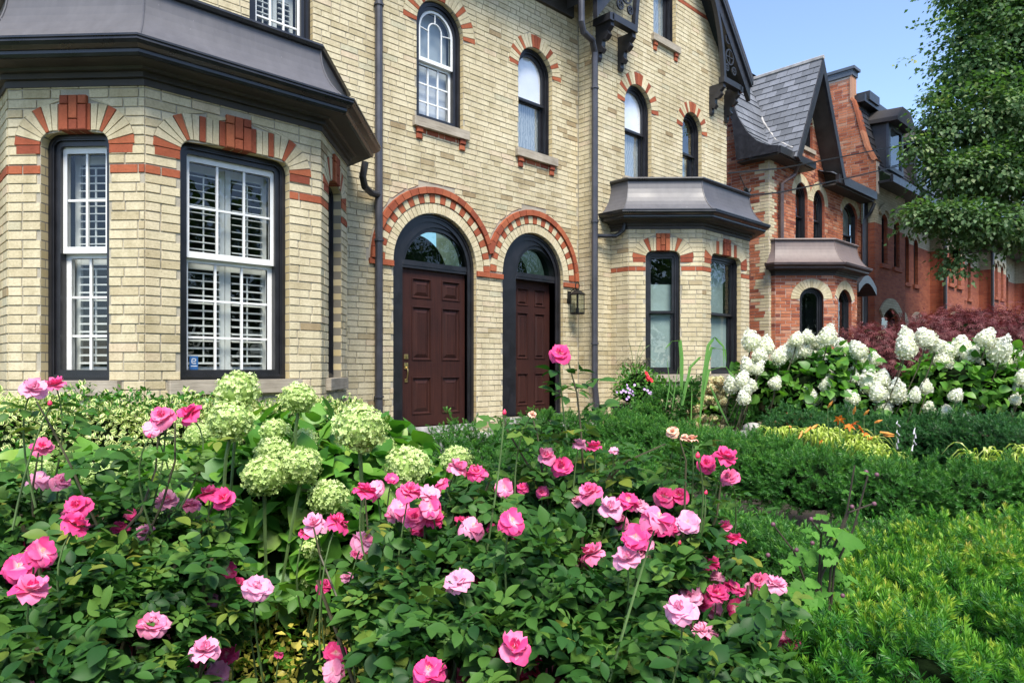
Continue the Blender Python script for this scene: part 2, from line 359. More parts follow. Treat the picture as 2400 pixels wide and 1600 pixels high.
M['creamhead'] = leaf_mat('cream_floret', [(0, (.50, .36, .19)), (.4, (.62, .52, .28)), (.7, (.70, .68, .38)), (1, (.74, .78, .50))], .6, .15, tcol=(1, 1, .8))
M['darkstem'] = simple('dark_wiry_stem', (.035, .028, .018), .6)
M['stem'] = simple('brown_green_stem', (.06, .055, .025), .6, nscale=12, var=.4)
M['greenstem'] = simple('green_stem', (.08, .14, .04), .6, nscale=12, var=.3)
M['bark'] = simple('grey_brown_bark', (.07, .055, .045), .9, nscale=10, var=.4, bstr=.7, bscale=25)
M['sepal'] = simple('sepal_green', (.09, .17, .04), .6)
M['yellow'] = simple('pollen_yellow', (.6, .45, .08), .8)
# ------------------------------------------------------------------ ground, street, kerb
def sheet(name, pts, z, mat, parent=None):
    mb = MB(); mb.add([(x, y, z) for x, y in pts], [tuple(range(len(pts)))]); o = mb.build(name, mat, parent)
    if parent is None: o['kind'] = 'structure'
    return o
sheet('ground', [(-400, -400), (400, -400), (400, 400), (-400, 400)], -.02, M['lawn'])
def street_trees():
    V = []; F = []; n = 26000; rg = np.random.default_rng(3)
    cx = rg.choice(np.arange(-34, 60, 5.5), n) + rg.normal(size=n) * 1.9; cz = np.clip(rg.normal(5.4, 2.0, n), .6, 10.5); cy = -27 + rg.normal(size=n) * 1.5
    P = np.stack([cx, cy, cz], 1); T = np.array([(-.5, 0, 0), (0, -.25, -.3), (.5, 0, 0), (0, .25, .3)]); R = frames(rg.normal(size=(n, 3)), rg.normal(size=(n, 3)))
    v, f = scatter(T, np.array([(0, 1, 2, 3)]), R, P, .62 * rg.uniform(.6, 1.3, n)); o = link('opposite_street_trees', np_mesh('opposite_street_trees', v, f, M['tree'], np.repeat(rg.uniform(0, .7, n), 4))); o['kind'] = 'stuff'
street_trees()
sheet('garden_bed', [(-3, -8.6), (60, -8.6), (60, .9), (-3, .9)], -.012, M['soil'])
sheet('street', [(-60, -20), (90, -20), (90, -11.6), (-60, -11.6)], -.008, M['asphalt'])
pv = MB(); boxw(pv, -60, 90, -11.58, -8.7, -.05, .10); pv.build('pavement', M['greystone'])['kind'] = 'structure'

# ------------------------------------------------------------------ openings
CH = .0737
class Op:
    def __init__(s, x0, x1, zb, zt, rise=None, rc=None, ring=.21):
        s.x0, s.x1, s.zb, s.zt = x0, x1, zb, zt; s.cx = (x0 + x1) / 2; s.a = (x1 - x0) / 2
        s.rc = rc; s.rise = (s.a if rise is None else rise) if rc is None else rc
        s.zs = zt - s.rise; s.ring = ring
    def inset(s, d):
        return Op(s.x0 + d, s.x1 - d, s.zb + d, s.zt - d, None if s.rc else max(.01, s.rise - d), max(.01, s.rc - d) if s.rc else None, s.ring)
    def pt(s, u, d=0):
        """point on top curve, u 0..1 left to right, offset outward d"""
        if s.rc is None:
            an = pi * (1 - u)
            if abs(s.rise - s.a) > .08 * s.a and s.rise < s.a:      # segmental
                R = (s.a ** 2 + s.rise ** 2) / (2 * s.rise); h = math.asin(s.a / R); an = pi / 2 + h * (1 - 2 * u)
                return (s.cx + (R + d) * cos(an), s.zt - R + (R + d) * sin(an))
            return (s.cx + (s.a + d) * cos(an), s.zs + (s.rise + d) * sin(an))
        dm = s.ring / 2; A = (s.rc + dm) * pi / 2; S = 2 * (s.a - s.rc); T = 2 * A + S; q = u * T
        if q < A: an = pi - (q / A) * pi / 2; return (s.x0 + s.rc + (s.rc + d) * cos(an), s.zs + (s.rc + d) * sin(an))
        if q <= A + S: return (s.x0 + s.rc + (q - A), s.zt + d)
        an = pi / 2 - ((q - A - S) / A) * pi / 2; return (s.x1 - s.rc + (s.rc + d) * cos(an), s.zs + (s.rc + d) * sin(an))
    def outline(s, n=20, d=0):
        P = [(s.x0 - d, s.zb - d), (s.x0 - d, s.zs)] + [s.pt(i / n, d) for i in range(1, n)] + [(s.x1 + d, s.zs), (s.x1 + d, s.zb - d)]
        return P
    def blk(s, z, ring=False):
        if z <= s.zb - 1e-6: return None
        if z < s.zs: return (s.x0, s.x1)
        d = s.ring if ring else 0
        best = None; pts = [s.pt(i / 40, d) for i in range(41)]
        xs = []
        for (xa, za), (xb, zb_) in zip(pts, pts[1:]):
            if (za - z) * (zb_ - z) <= 0 and za != zb_: xs.append(xa + (xb - xa) * (z - za) / (zb_ - za))
        if len(xs) >= 2: return (min(xs), max(xs))
        if len(xs) == 1 or (pts[0][1] > z): return (pts[0][0], pts[-1][0])
        return None
def ringmesh(mb, w, A, B, o1, o0, m=0):
    n = len(A); vs = [w.p(*a, o1) for a in A] + [w.p(*b, o1) for b in B] + [w.p(*a, o0) for a in A] + [w.p(*b, o0) for b in B]
    fs = []
    for i in range(n):
        j = (i + 1) % n
        fs += [(i, j, n + j, n + i), (j, i, 2 * n + i, 2 * n + j), (n + i, n + j, 3 * n + j, 3 * n + i)]
    mb.add(vs, fs, m)
def strip(mb, w, A, oa, B, ob, m=0, closed=True):
    n = len(A); vs = [w.p(*a, oa) for a in A] + [w.p(*b, ob) for b in B]
    mb.add(vs, [(i, (i + 1) % n, n + (i + 1) % n, n + i) for i in range(n if closed else n - 1)], m)
def face(mb, w, A, o, m=0):
    if sum(a[0] * b[1] - b[0] * a[1] for a, b in zip(A, A[1:] + A[:1])) < 0: A = A[::-1]
    mb.add([w.p(*a, o) for a in A], [tuple(range(len(A)))], m)

# ------------------------------------------------------------------ brick laying
def joints(k, s0, s1, hdr=.12):
    r = random.Random(k * 7919 + int(s0 * 131)); x = s0 - (.117 if k % 2 else .002) - .235 * 0
    out = []
    while x < s1:
        L = .117 if (r.random() < hdr) else .235
        L *= 1 + r.uniform(-.03, .03); out.append((x, x + L)); x += L
    return out
def lay(w, lo, hi, z0, z1, ops, col, ring=True, proud=.009, extra=None, hdr=.12, top=None):
    """returns list of (quad, mat, tint, z). lo, hi functions of z giving limits. extra: list of blk functions"""
    out = []; k0 = int(round(z0 / CH)); k1 = int(round(z1 / CH))
    for k in range(k0, k1):
        za, zb = k * CH, (k + 1) * CH
        La, Lb, Ha, Hb = lo(za), lo(zb), hi(za), hi(zb)
        if min(Ha - La, Hb - Lb) < .02 and max(Ha - La, Hb - Lb) < .05: continue
        bl = []
        for o in list(ops) + list(extra or []):
            f = (lambda z, o=o: o.blk(z, ring)) if isinstance(o, Op) else o
            a, b = f(za + .004), f(zb - .004)
            if a is None and b is None: continue
            if a is None: m_ = (b[0] + b[1]) / 2; a = (m_, m_) if not isinstance(o, Op) or za > o.zb else b
            if b is None: m_ = (a[0] + a[1]) / 2; b = (m_, m_) if isinstance(o, Op) else a
            bl.append((a[0], b[0], a[1], b[1]))
        bl.sort()
        free = []; ca, cb = La, Lb
        for (a0, b0, a1, b1) in bl:
            if a0 - ca > .01 or b0 - cb > .01: free.append((ca, cb, a0, b0))
            ca, cb = max(ca, a1), max(cb, b1)
        free.append((ca, cb, Ha, Hb))
        J = joints(k, min(La, Lb), max(Ha, Hb), hdr); g = .0055
        for (fa, fb, ga, gb) in free:
            for (a, b) in J:
                x0a, x0b, x1a, x1b = max(a + g, fa + .003), max(a + g, fb + .003), min(b - g, ga - .003), min(b - g, gb - .003)
                if max(x1a - x0a, x1b - x0b) < .028: continue
                x1a = max(x1a, x0a + .004); x1b = max(x1b, x0b + .004)
                jz = random.uniform(-.0012, .0012)
                q = [(x0a, za + g + jz), (x1a, za + g + jz), (x1b, zb - g + jz), (x0b, zb - g + jz)]
                m, t = col((x0a + x1a) / 2, (za + zb) / 2, k)
                out.append((w, q, -.015, proud + random.uniform(-.002, .0025), .0035, m, t))
    return out
def voussoirs(w, op, n, colf, length=None, o0=-.10, o1=.012, d0=0.0, gap=.006):
    L = op.ring if length is None else length; out = []
    tot = 0; pts = [op.pt(i / 60, d0 + L * .4) for i in range(61)]
    tot = sum(math.dist(a, b) for a, b in zip(pts, pts[1:])); g = gap / tot
    for i in range(n):
        u0, u1 = i / n + g * .5, (i + 1) / n - g * .5
        c = colf(i, n)
        if c is None: continue
        m, t, ex = c if len(c) == 3 else (*c, 0)
        q = [op.pt(u0, d0 + .002), op.pt(u1, d0 + .002), op.pt(u1, d0 + L + ex), op.pt(u0, d0 + L + ex)]
        q = [q[3], q[2], q[1], q[0]][::-1]
        out.append((w, [q[0], q[1], q[2], q[3]], o0, o1 + (.012 if ex else 0) + random.uniform(-.0015, .0015), .003, m, t))
    return out
def emit(bricks, name, stuff, parent, mats, limit=300, pxmin=9):
    sc = []
    for i, b in enumerate(bricks):
        w, q = b[0], b[1]; cx = sum(a[0] for a in q) / len(q); cz = sum(a[1] for a in q) / len(q)
        X, Y, d = proj(w.p(cx, cz, 0)); v = 0
        P = [proj(w.p(*a, 0))[:2] for a in q]
        ar = abs(sum(P[j][0] * P[(j + 1) % len(P)][1] - P[(j + 1) % len(P)][0] * P[j][1] for j in range(len(P)))) / 2
        if -10 < X < 2410 and -10 < Y < 900 and d > 0 and ar > pxmin ** 2 * .8: v = ar
        sc.append((v, i))
    sc.sort(reverse=True); sel = {i for v, i in sc[:limit] if v > 0}; rest = MB()
    for i, (w, q, o0, o1, b, m, t) in enumerate(bricks):
        if i in sel:
            mb = MB(); prism(mb, w, q, o0, o1, b, 0, t); mb.build(name, mats[m], parent)
        else: prism(rest, w, q, o0, o1, b, m, t)
    if rest.v: rest.build(stuff, mats, parent, kind='stuff')
def mortar(mb, w, lo, hi, z0, z1, ops, off=0.0, sub=.0369):
    z = z0
    while z < z1 - 1e-6:
        zb = min(z + sub, z1); cuts = []
        for o in ops:
            a, b = o.blk(z + 1e-4), o.blk(zb - 1e-4)
            if a is None and b is None: continue
            if a is None: a = b if z < o.zs else (o.cx, o.cx)
            if b is None: b = (o.cx, o.cx)
            cuts.append((a[0], b[0], a[1], b[1]))
        cuts.sort(); ca, cb = lo(z), lo(zb)
        for c in cuts + [(hi(z), hi(zb), 0, 0)]:
            if max(c[0] - ca, c[1] - cb) > 1e-4: mb.add([w.p(ca, z, off), w.p(c[0], z, off), w.p(c[1], zb, off), w.p(cb, zb, off)], [(0, 1, 2, 3)])
            ca, cb = c[2], c[3]
        z = zb
def K(v): return lambda z: v

# ------------------------------------------------------------------ windows
def interior(par, w, op, o, depth=.55, mat='room'):
    mb = MB(); A = op.outline(12); B = [(op.cx + (a[0] - op.cx) * 1.0, a[1]) for a in A]
    strip(mb, w, A, o, B, o - depth); face(mb, w, B, o - depth); mb.build('interior', M[mat], par)
def casing(w, op, parent, name='window', depth=.10, cw=.07, mat='casing', inner=.035):
    mb = MB(); A = op.outline(24); B = op.inset(cw * .55).outline(24); Cc = op.inset(cw).outline(24)
    ringmesh(mb, w, A, B, -depth + .03, -depth - .05); ringmesh(mb, w, B, Cc, -depth + .008, -depth - .06)
    bev = op.inset(cw * .25).outline(24); bev2 = op.inset(cw * .4).outline(24); ringmesh(mb, w, bev, bev2, -depth + .038, -depth)
    return mb.build(name, M[mat], parent)
def reveal(pm, w, op, depth=.13):
    mb = MB(); A = op.outline(24); strip(mb, w, A, 0.0, A, -depth, closed=False); mb.build('window_reveal', M[pm[1]], pm[0])
def black_window(w, op, parent, top='blind', bot='lace', rail=.52, depth=.10, cw=.06, gl='glass'):
    o = casing(w, op, parent, depth=depth, cw=cw); i1 = op.inset(cw); i2 = op.inset(cw + .045); zr = op.zb + (op.zt - op.zb) * rail
    od = -depth - .02
    up = Op(i1.x0, i1.x1, zr, i1.zt, None if i1.rc else i1.rise, i1.rc); mb = MB()
    ringmesh(mb, w, up.outline(20), up.inset(.038).outline(20), od, od - .04); s1 = mb.build('sash', M['casing'], o)
    lo = MB(); A = [(i1.x0, i1.zb), (i1.x0, zr + .03), (i1.x1, zr + .03), (i1.x1, i1.zb)]
    ls = Op(i1.x0, i1.x1, i1.zb, zr + .035, rc=.003); ringmesh(lo, w, ls.outline(4), ls.inset(.045).outline(4), od - .045, od - .085); lo.build('sash', M['casing'], o)
    g = MB(); face(g, w, up.inset(.03).outline(20), od - .02); g.build('pane', M[gl], o)
    g = MB(); face(g, w, ls.inset(.04).outline(4), od - .065); g.build('pane', M[gl], o)
    for kind, q in ((top, up.inset(.03)), (bot, ls.inset(.03))):
        if kind == 'dark': continue
        b = MB()
        if kind == 'half':
            zc = q.zb + (q.zt - q.zb) * .52; q2 = Op(q.x0, q.x1, q.zb, zc, rc=.004); face(b, w, q2.outline(4), od - .13)
            b.build('blind', M['curtain'], o)
        elif kind == 'side':
            q2 = Op(q.x0 + (q.x1 - q.x0) * .35, q.x1, q.zb, q.zs, rc=.004); face(b, w, q2.outline(4), od - .16); b.build('curtain', M['curtain'], o)
        else:
            face(b, w, q.outline(20), od - (.05 if kind == 'blind' else .095)); b.build({'blind': 'blind', 'lace': 'curtain', 'curtain': 'curtain'}[kind], M[kind], o)
    interior(o, w, op.inset(.01), od - .09)
    return o
def sill(w, op, parent, ex=.10, h=.115, proj_=.06, name='sill', mat='stone', zt=None):
    mb = MB(); z = (op.zb if zt is None else zt); bevbox(mb, w, op.x0 - ex, op.x1 + ex, z - h, z, -.14, proj_, .006)
    return mb.build(name, M[mat], parent)
def corbels(w, op, parent, mats, red_row=True, proj_=.05, zt=None):
    z = op.zb - .115
    for sx in (op.x0 - .02, op.x1 - .08):
        for k in range(2):
            mb = MB(); bevbox(mb, w, sx + .005 * k, sx + .10 - .005 * k, z - .078 * (k + 1) + .004, z - .078 * k, -.01, proj_ - .015 * k, .01); mb.build('corbel_brick', M['red'], parent)
    if red_row:
        x = op.x0 + .09; i = 0
        while x < op.x1 - .10:
            L = [.07, .20, .10, .19][i % 4]; mb = MB(); bevbox(mb, w, x, min(x + L - .008, op.x1 - .09), z - .07, z - .004, -.01, .012, .004); mb.build('corbel_brick', M['red'], parent); x += L; i += 1
def rect(x0, x1, z0, z1): return Op(x0, x1, z0, z1, rc=.002)
def sash_grid(w, par, x0, x1, z0, z1, o, cols, rows, fw=.05, bot=.06, mat='white', mun=.018, arched=None):
    """white sash: frame ring, muntins, one pane per light"""
    op = arched if arched else rect(x0, x1, z0, z1)
    mb = MB(); A = op.outline(18); B = op.inset(fw).outline(18); ringmesh(mb, w, A, B, o, o - .04)
    C2 = op.inset(fw * .75).outline(18); ringmesh(mb, w, C2, B, o - .006, o - .03)
    mb.build('sash', M[mat], par)
    X0, X1, Z0, Z1 = x0 + fw, x1 - fw, z0 + fw, z1 - fw
    if arched: Z1 = op.zs
    for i in range(1, cols):
        x = X0 + (X1 - X0) * i / cols; m = MB(); top = Z1 if not arched else Z1; bevbox(m, w, x - mun / 2, x + mun / 2, Z0, top, o - .03, o - .008, .003); m.build('muntin', M[mat], par)
    for j in range(1, rows):
        z = Z0 + (Z1 - Z0) * j / rows; m = MB(); bevbox(m, w, X0, X1, z - mun / 2, z + mun / 2, o - .03, o - .009, .003); m.build('muntin', M[mat], par)
    if arched:
        m = MB(); face(m, w, op.inset(fw * .9).outline(18), o - .022); m.build('pane', M['glass'], par)
    else:
        for i in range(cols):
            for j in range(rows):
                a, b = X0 + (X1 - X0) * i / cols, X0 + (X1 - X0) * (i + 1) / cols; c, d = Z0 + (Z1 - Z0) * j / rows, Z0 + (Z1 - Z0) * (j + 1) / rows
                m = MB(); face(m, w, [(a, c), (b, c), (b, d), (a, d)], o - .022); m.build('pane', M['glassbay'], par)
def shutters(w, par, x0, x1, z0, z1, o, leaves=2, pitch=.062):
    lw = (x1 - x0) / leaves; fr = MB(); sl = None
    for i in range(leaves):
        a, b = x0 + lw * i, x0 + lw * (i + 1)
        for (p, q) in ((a + .003, a + .05), (b - .05, b - .003)): bevbox(fr, w, p, q, z0, z1, o - .03, o, .004)
        zm = (z0 + z1) * .5 + .05
        for (p, q) in ((z0, z0 + .08), (zm - .04, zm + .04), (z1 - .07, z1)): bevbox(fr, w, a + .05, b - .05, p, q, o - .028, o - .002, .004)
        rods = MB()
        for (p, q) in ((z0 + .08, zm - .04), (zm + .04, z1 - .07)):
            n = int((q - p) / pitch); wbox(rods, w, (a + b) / 2 - .006, (a + b) / 2 + .006, p + .03, q - .03, o + .012, o + .022)
            for k in range(n):
                z = p + (k + .5) * (q - p) / n; m = MB(); hh = .006; dd = .028
                c0, c1, c2, c3 = (z - hh - .004, o + dd), (z - hh + .005, o + dd), (z + hh + .005, o - dd), (z + hh - .004, o - dd)
                vs = [w.p(x, zz, oo) for x in (a + .052, b - .052) for zz, oo in (c0, c1, c2, c3)]
                m.add(vs, [(0, 1, 5, 4), (1, 2, 6, 5), (2, 3, 7, 6), (3, 0, 4, 7)]); m.build('shutter_slat', M['slat'], par)
        rods.build('shutter_rod', M['slat'], par)
    fr.build('shutter_frame', M['slat'], par)
def bay_front_window(w, op, parent, cols=3, leaves=2, sticker=False):
    """dark rounded casing with white double hung sash and shutters"""
    c = casing(w, op, parent, depth=.11, cw=.085); o = -.135
    x0, x1, z0, z1 = op.x0 + .065, op.x1 - .065, op.zb + .0, op.zt - .085; zm = z0 + (z1 - z0) * .545
    sash_grid(w, c, x0, x1, zm, z1, o, cols, 2, fw=.052)
    sash_grid(w, c, x0 + .012, x1 - .012, z0, zm + .01, o - .045, cols, 3, fw=.045)
    wf = MB(); bevbox(wf, w, op.x0 + .06, op.x1 - .06, z0 - .012, z0, o - .05, o + .03, .004); wf.build('frame', M['casing'], c)
    shutters(w, c, x0 + .02, x1 - .02, z0 + .03, z1 - .03, o - .14, leaves)
    if sticker:
        s_ = MB(); wbox(s_, w, x0 + .075, x0 + .145, z0 + .085, z0 + .20, o - .064, o - .060); s = s_.build('sticker', M['sticker'], c)
        t = MB(); a = x0 + .092; zb = z0 + .135
        for q in ((a, a + .036, zb, zb + .006), (a, a + .036, zb + .04, zb + .046), (a, a + .006, zb, zb + .046), (a + .03, a + .036, zb + .018, zb + .046), (a + .012, a + .036, zb + .018, zb + .024)):
            wbox(t, w, *q, o - .060, o - .059)
        wbox(t, w, a - .006, a + .045, zb - .022, zb - .016, o - .060, o - .059); t.build('sticker_print', M['white'], s)
    interior(c, w, rect(op.x0 + .03, op.x1 - .03, op.zb, op.zt - .05), o - .05, 1.0)
    return c
M['sticker'] = simple('blue_sticker', (.02, .10, .28), .5)

# ------------------------------------------------------------------ metal bay roofs
def offs(pts, d):
    out = []; n = len(pts)
    for i in range(n):
        def nrm(a, b):
            L = math.dist(a, b); return ((b[1] - a[1]) / L, -(b[0] - a[0]) / L)
        if i == 0: m = nrm(pts[0], pts[1]); out.append((pts[0][0] + m[0] * d, pts[0][1] + m[1] * d)); continue
        if i == n - 1: m = nrm(pts[-2], pts[-1]); out.append((pts[-1][0] + m[0] * d, pts[-1][1] + m[1] * d)); continue
        a, b = nrm(pts[i - 1], pts[i]), nrm(pts[i], pts[i + 1]); m = ((a[0] + b[0]) / 2, (a[1] + b[1]) / 2); L2 = m[0] ** 2 + m[1] ** 2
        out.append((pts[i][0] + m[0] * d / L2, pts[i][1] + m[1] * d / L2))
    return out
def loft(mb, pts, prof, m=0, t=.5):
    rows = [[(x, y, z) for x, y in offs(pts, o)] for o, z in prof]; n = len(pts)
    for a, b in zip(rows, rows[1:]):
        for i in range(n - 1): mb.add([a[i], a[i + 1], b[i + 1], b[i]], [(0, 1, 2, 3)], m, t)
def bay_roof(pts, parent, zb, zg, zt, og=.33, mat='metal', gm='gutter', fringe=False, thin=1.0):
    r = bpy.data.objects.new('bay_roof', None); SC.collection.objects.link(r); r.parent = parent
    r.location = tuple(-parent.location[i] for i in range(3))
    so_ = MB(); loft(so_, pts, [(.0, zb - .10), (.02, zb - .10), (.02, zb - .05), (.05, zb - .045), (.05, zb - .005), (.09, zb), (.10, zb + .02), (og - .10, zb + .03)]); so_.build('soffit', M['soffit'], r)
    g = MB(); h = zg - zb
    loft(g, pts, [(og - .10, zb + .03), (og - .07, zb + .025), (og - .055, zb + .045), (og - .055, zb + h * .45), (og - .035, zb + h * .5), (og - .005, zb + h * .6), (og + .015, zb + h * .75), (og + .012, zg - .02), (og + .022, zg - .015), (og + .022, zg), (og - .02, zg)]); g.build('gutter', M[gm], r)
    rf = MB(); P = []
    for i in range(9):
        t = i / 8; P.append((og - .035 - (og - .035 - .0) * (1 - (1 - t) ** 2.1), zg - .004 + (zt - zg) * t ** 1.15))
    loft(rf, pts, P); rr = rf.build('roof_sheet', M[mat], r); rr.data.polygons.foreach_set('use_smooth', [False] * len(rr.data.polygons))
    cp = MB(); loft(cp, pts, [(0.0, zt - .03), (.03, zt - .025), (.045, zt), (.03, zt + .025), (-.02, zt + .03)]); top = offs(pts, -.02)
    cp.add([(x, y, zt + .03) for x, y in top], [tuple(range(len(top)))]); cp.build('roof_cap', M['gutter'] if gm == 'gutter' else M[mat], r)
    for k in range(1, len(pts) - 1):
        sm = MB(); tube(sm, [(*offs(pts, o + .003)[k], z) for o, z in P], .008, 6); sm.build('roof_seam', M[mat], r)
    if fringe:
        f = MB(); x0, y0 = offs(pts, 0)[0]
        for i in range(9):
            t = i / 8; o, z = P[i]; x, y = offs(pts, o + .02)[0]
            f.add([(x - .02, y, z - .01), (x - .02, y, z + .05), (x - .085 , y - .01, z + .045)], [(0, 1, 2), (2, 1, 0)])
        f.build('roof_fringe', M['gutter'], r)
    return r
# ------------------------------------------------------------------ the yellow brick double house
HY = empty('yellow_brick_house', (6, 0, 0), 'buff brick Victorian double house with red brick arches, two dark doors and bay windows', 'house')
BM = [M['buff'], M['red']]
wall_b = []; arch_b = []; mo = MB(); rv = (HY, 'reveal')
def bcol(x, z, k):
    t = min(1, max(0, random.gauss(.5, .21)))
    if z < 1.0 and random.random() < (1.0 - z) * .9: t *= random.uniform(.0, .6)
    return (0, t)
def bcolA(x, z, k):
    m, t = bcol(x, z, k)
    for (x0, x1, z1, dz, pr) in STAIN:
        if x0 < x < x1 and z1 - dz < z < z1 and random.random() < pr * (1 - (z1 - z) / dz * .6): t *= random.uniform(0, .35)
    return (m, t)
WA = Wl(0, 0, 8.526, 0)
def opA(l, r, zb_, top, ring=.2, rise=None):
    return Op(fx(l), fx(r), zb_, top, rise, ring=ring)
xl, xr = fx(976), fx(1085); U1 = Op(xl, xr, fz(1030, 292), fz(1030, 72) + (xr - xl) / 2, ring=.21)
xl, xr = fx(1214.5), fx(1294); U2 = Op(xl, xr, fz(1260, 362), fz(1253, 170) + (xr - xl) / 2, ring=.19)
U0 = rect(fx(585), fx(733), 4.3, 7.2)
D1 = Op(fx(921.5), fx(1116), .74, fz(1018, 623) + (fx(1116) - fx(921.5)) / 2, ring=.30)
D2 = Op(fx(1177.6), fx(1319.6), .80, fz(1248, 648) + (fx(1319.6) - fx(1177.6)) / 2, ring=.30)
print('dims', [(round(o.x1 - o.x0, 2), round(o.zb, 2), round(o.zt, 2)) for o in (U0, U1, U2, D1, D2)])
# shared impost height for both door arches
zimp = D1.zs
dm = .36     # outer radius of label ring beyond opening
def lab(o, z, d=dm):
    if z < o.zs - CH: return None
    if z < o.zs: return (o.x0 - d, o.x1 + d)
    h = z - o.zs; R = o.a + d
    if h > R: return None
    q = sqrt(R * R - h * h); return (o.cx - q, o.cx + q)
STAIN = [(U1.x0 - .05, U1.x1 + .12, U1.zb - .1, .5, .4), (U2.x0 - .05, U2.x1 + .12, U2.zb - .1, .5, .4), (fx(888) - .16, fx(888) - .02, 7.3, 7, .45), (fx(888) + .02, fx(888) + .14, 7.3, 7, .25), (8.2, 8.6, 1.6, 1.4, .6), (8.1, 8.6, 7.3, 5, .25), (fx(1322), fx(1322) + .4, 2.1, 1.2, .3)]
wall_b += lay(WA, K(.6), K(8.50), .0, 7.3, [U0, U1, U2, D1, D2], bcolA, extra=[lambda z: lab(D1, z), lambda z: lab(D2, z)])
mortar(mo, WA, K(.5), K(8.526), -.02, 7.4, [U0, U1, U2, D1, D2])
for o in (U0, U1, U2, D1, D2): reveal(rv, WA, o, .16 if o in (D1, D2) else .13)
def r_(ex=0): return (1, random.uniform(.1, .9), ex) if ex else (1, random.uniform(.1, .9))
def b_(): return (0, random.uniform(.25, .85))
def pat_win(i, n):
    j = min(i, n - 1 - i); red = {0, 3, 6}
    if n % 2 and abs(i - n // 2) <= 1: return r_()
    return r_() if j in red or j == n // 2 - 99 else b_()
arch_b += voussoirs(WA, U1, 25, pat_win); arch_b += voussoirs(WA, U2, 23, pat_win)
for D in (D1, D2):
    mid = (D1.x1 + D2.x0) / 2
    def clipd(bs):
        out = []
        for b in bs:
            cx = sum(a[0] for a in b[1]) / 4
            if D is D1 and cx > mid - .01: continue
            if D is D2 and cx < mid + .01: continue
            out.append(b)
        return out
    n1 = 34 if D is D1 else 30
    arch_b += clipd(voussoirs(WA, D, n1, lambda i, n: b_(), length=.125))
    n2 = 31 if D is D1 else 29
    arch_b += clipd(voussoirs(WA, D, n2, lambda i, n: r_() if i % 2 == 0 else b_(), length=.11, o0=-.02, o1=.022, d0=.132))
    n3 = 23 if D is D1 else 21
    arch_b += clipd(voussoirs(WA, D, n3, lambda i, n: r_(), length=.085, o0=-.02, o1=.05, d0=.25))
for a, b in ((D1.x0 - dm, D1.x0), (D1.x1, mid), (mid, D2.x0), (D2.x1, D2.x1 + dm)):
    z_ = zimp - CH
    arch_b.append((WA, [(a + .004, z_ + .004), (b - .004, z_ + .004), (b - .004, z_ + CH - .003), (a + .004, z_ + CH - .003)], -.1, .035, .005, 1, .6))
# gable wing
YB = -.3; GX0, GX1 = 8.526, 12.65; WB = Wl(0, YB, 12.65, YB)
def gx(px): return fx(px, YB)
xl, xr = gx(1463.6), gx(1526.7); U3 = Op(xl, xr, fz(1495, 424, YB), fz(1495, 253, YB) + (xr - xl) / 2, ring=.2)
xl, xr = gx(1599), gx(1644.4); U4 = Op(xl, xr, fz(1621, 440, YB) , fz(1621, 306, YB) + (xr - xl) / 2, ring=.19)
U5 = Op(gx(1531), gx(1584), fz(1560, 98, YB), fz(1560, 98, YB) + 1.75, ring=.2)
APX, APZ, SL = 10.6, 10.0, 1.15
def rake(z, o=.35):     # half width of gable brick at height z
    return max(0.0, min(GX1 - APX, (APZ - o - z) / SL))
loB = lambda z: APX - rake(z) if z > 6.9 else GX0
hiB = lambda z: APX + rake(z) if z > 6.9 else GX1
bandrow = int(round(fz(1620, 28, YB) / CH))
wall_b += lay(WB, lambda z: loB(z) + .004, hiB, .0, 9.7, [U3, U4, U5], lambda x, z, k: (1, .4) if k == bandrow and x > U5.x1 + .05 else bcol(x, z, k))
mortar(mo, WB, lambda z: loB(z), hiB, -.02, 9.6, [U3, U4, U5])
for o in (U3, U4, U5): reveal(rv, WB, o, .13)
arch_b += voussoirs(WB, U3, 21, pat_win); arch_b += voussoirs(WB, U4, 19, pat_win); arch_b += voussoirs(WB, U5, 17, pat_win)
WR = Wl(GX0, 0, GX0, YB); wall_b += lay(WR, K(.005), K(WR.L + .002), .0, 7.3, [], bcol, hdr=.5); mortar(mo, WR, K(0), K(WR.L), -.02, 7.4, [])
# east side of the wing, seen only from elsewhere
WE = Wl(GX1, YB, GX1, 9); mortar(mo, WE, K(0), K(WE.L), -.02, 6.9, [], sub=3.4)
# bays
def make_bay(A, B, C2, D, yw, ks):
    """ks: windows on three faces as (wall, op, pattern)"""
    faces = [Wl(A[0], yw, *A), Wl(*A, *B), Wl(*B, *C2), Wl(*C2, *D), Wl(*D, D[0], yw)]
    return faces
BA = [(.976, -.563), (1.731, -1.37), (3.243, -1.37), (3.999, -.563)]
B2 = [(8.97, -.644), (9.788, -1.462), (11.31, -1.462), (12.128, -.644)]
F1 = make_bay(*BA, 0.0, None); F2 = make_bay(*B2, YB, None)
ZT, ZS = 3.36, 1.40; rowred = int(round(3.05 / CH))
def wop(w, l, r, zt=ZT, zs=ZS, rc=.11): return Op(w.hit(l)[0], w.hit(r)[0], zs, zt, rc=rc, ring=.21)
O1L = wop(F1[1], 96, 256); O1F = wop(F1[2], 422.5, 678); O1R = Op(F1[3].L - O1L.x1, F1[3].L - O1L.x0, ZS, ZT, rc=.11, ring=.21)
O2L = wop(F2[1], 1513, 1594, ZT - .02); O2F = wop(F2[2], 1666, 1736, ZT - .02); O2R = Op(F2[3].L - O2L.x1, F2[3].L - O2L.x0, ZS, ZT, rc=.11, ring=.21)
print('bays', [(round(o.x0, 2), round(o.x1, 2)) for o in (O1L, O1F, O1R, O2L, O2F, O2R)], F1[1].L, F1[2].L, F2[1].L, F2[2].L)
def pat_bay(i, n):
    j = min(i, n - 1 - i)
    if abs(i - (n - 1) / 2) <= 1: return r_(.07)
    return r_() if j in (0, 4, 7, 10) else b_()
bay_b = []
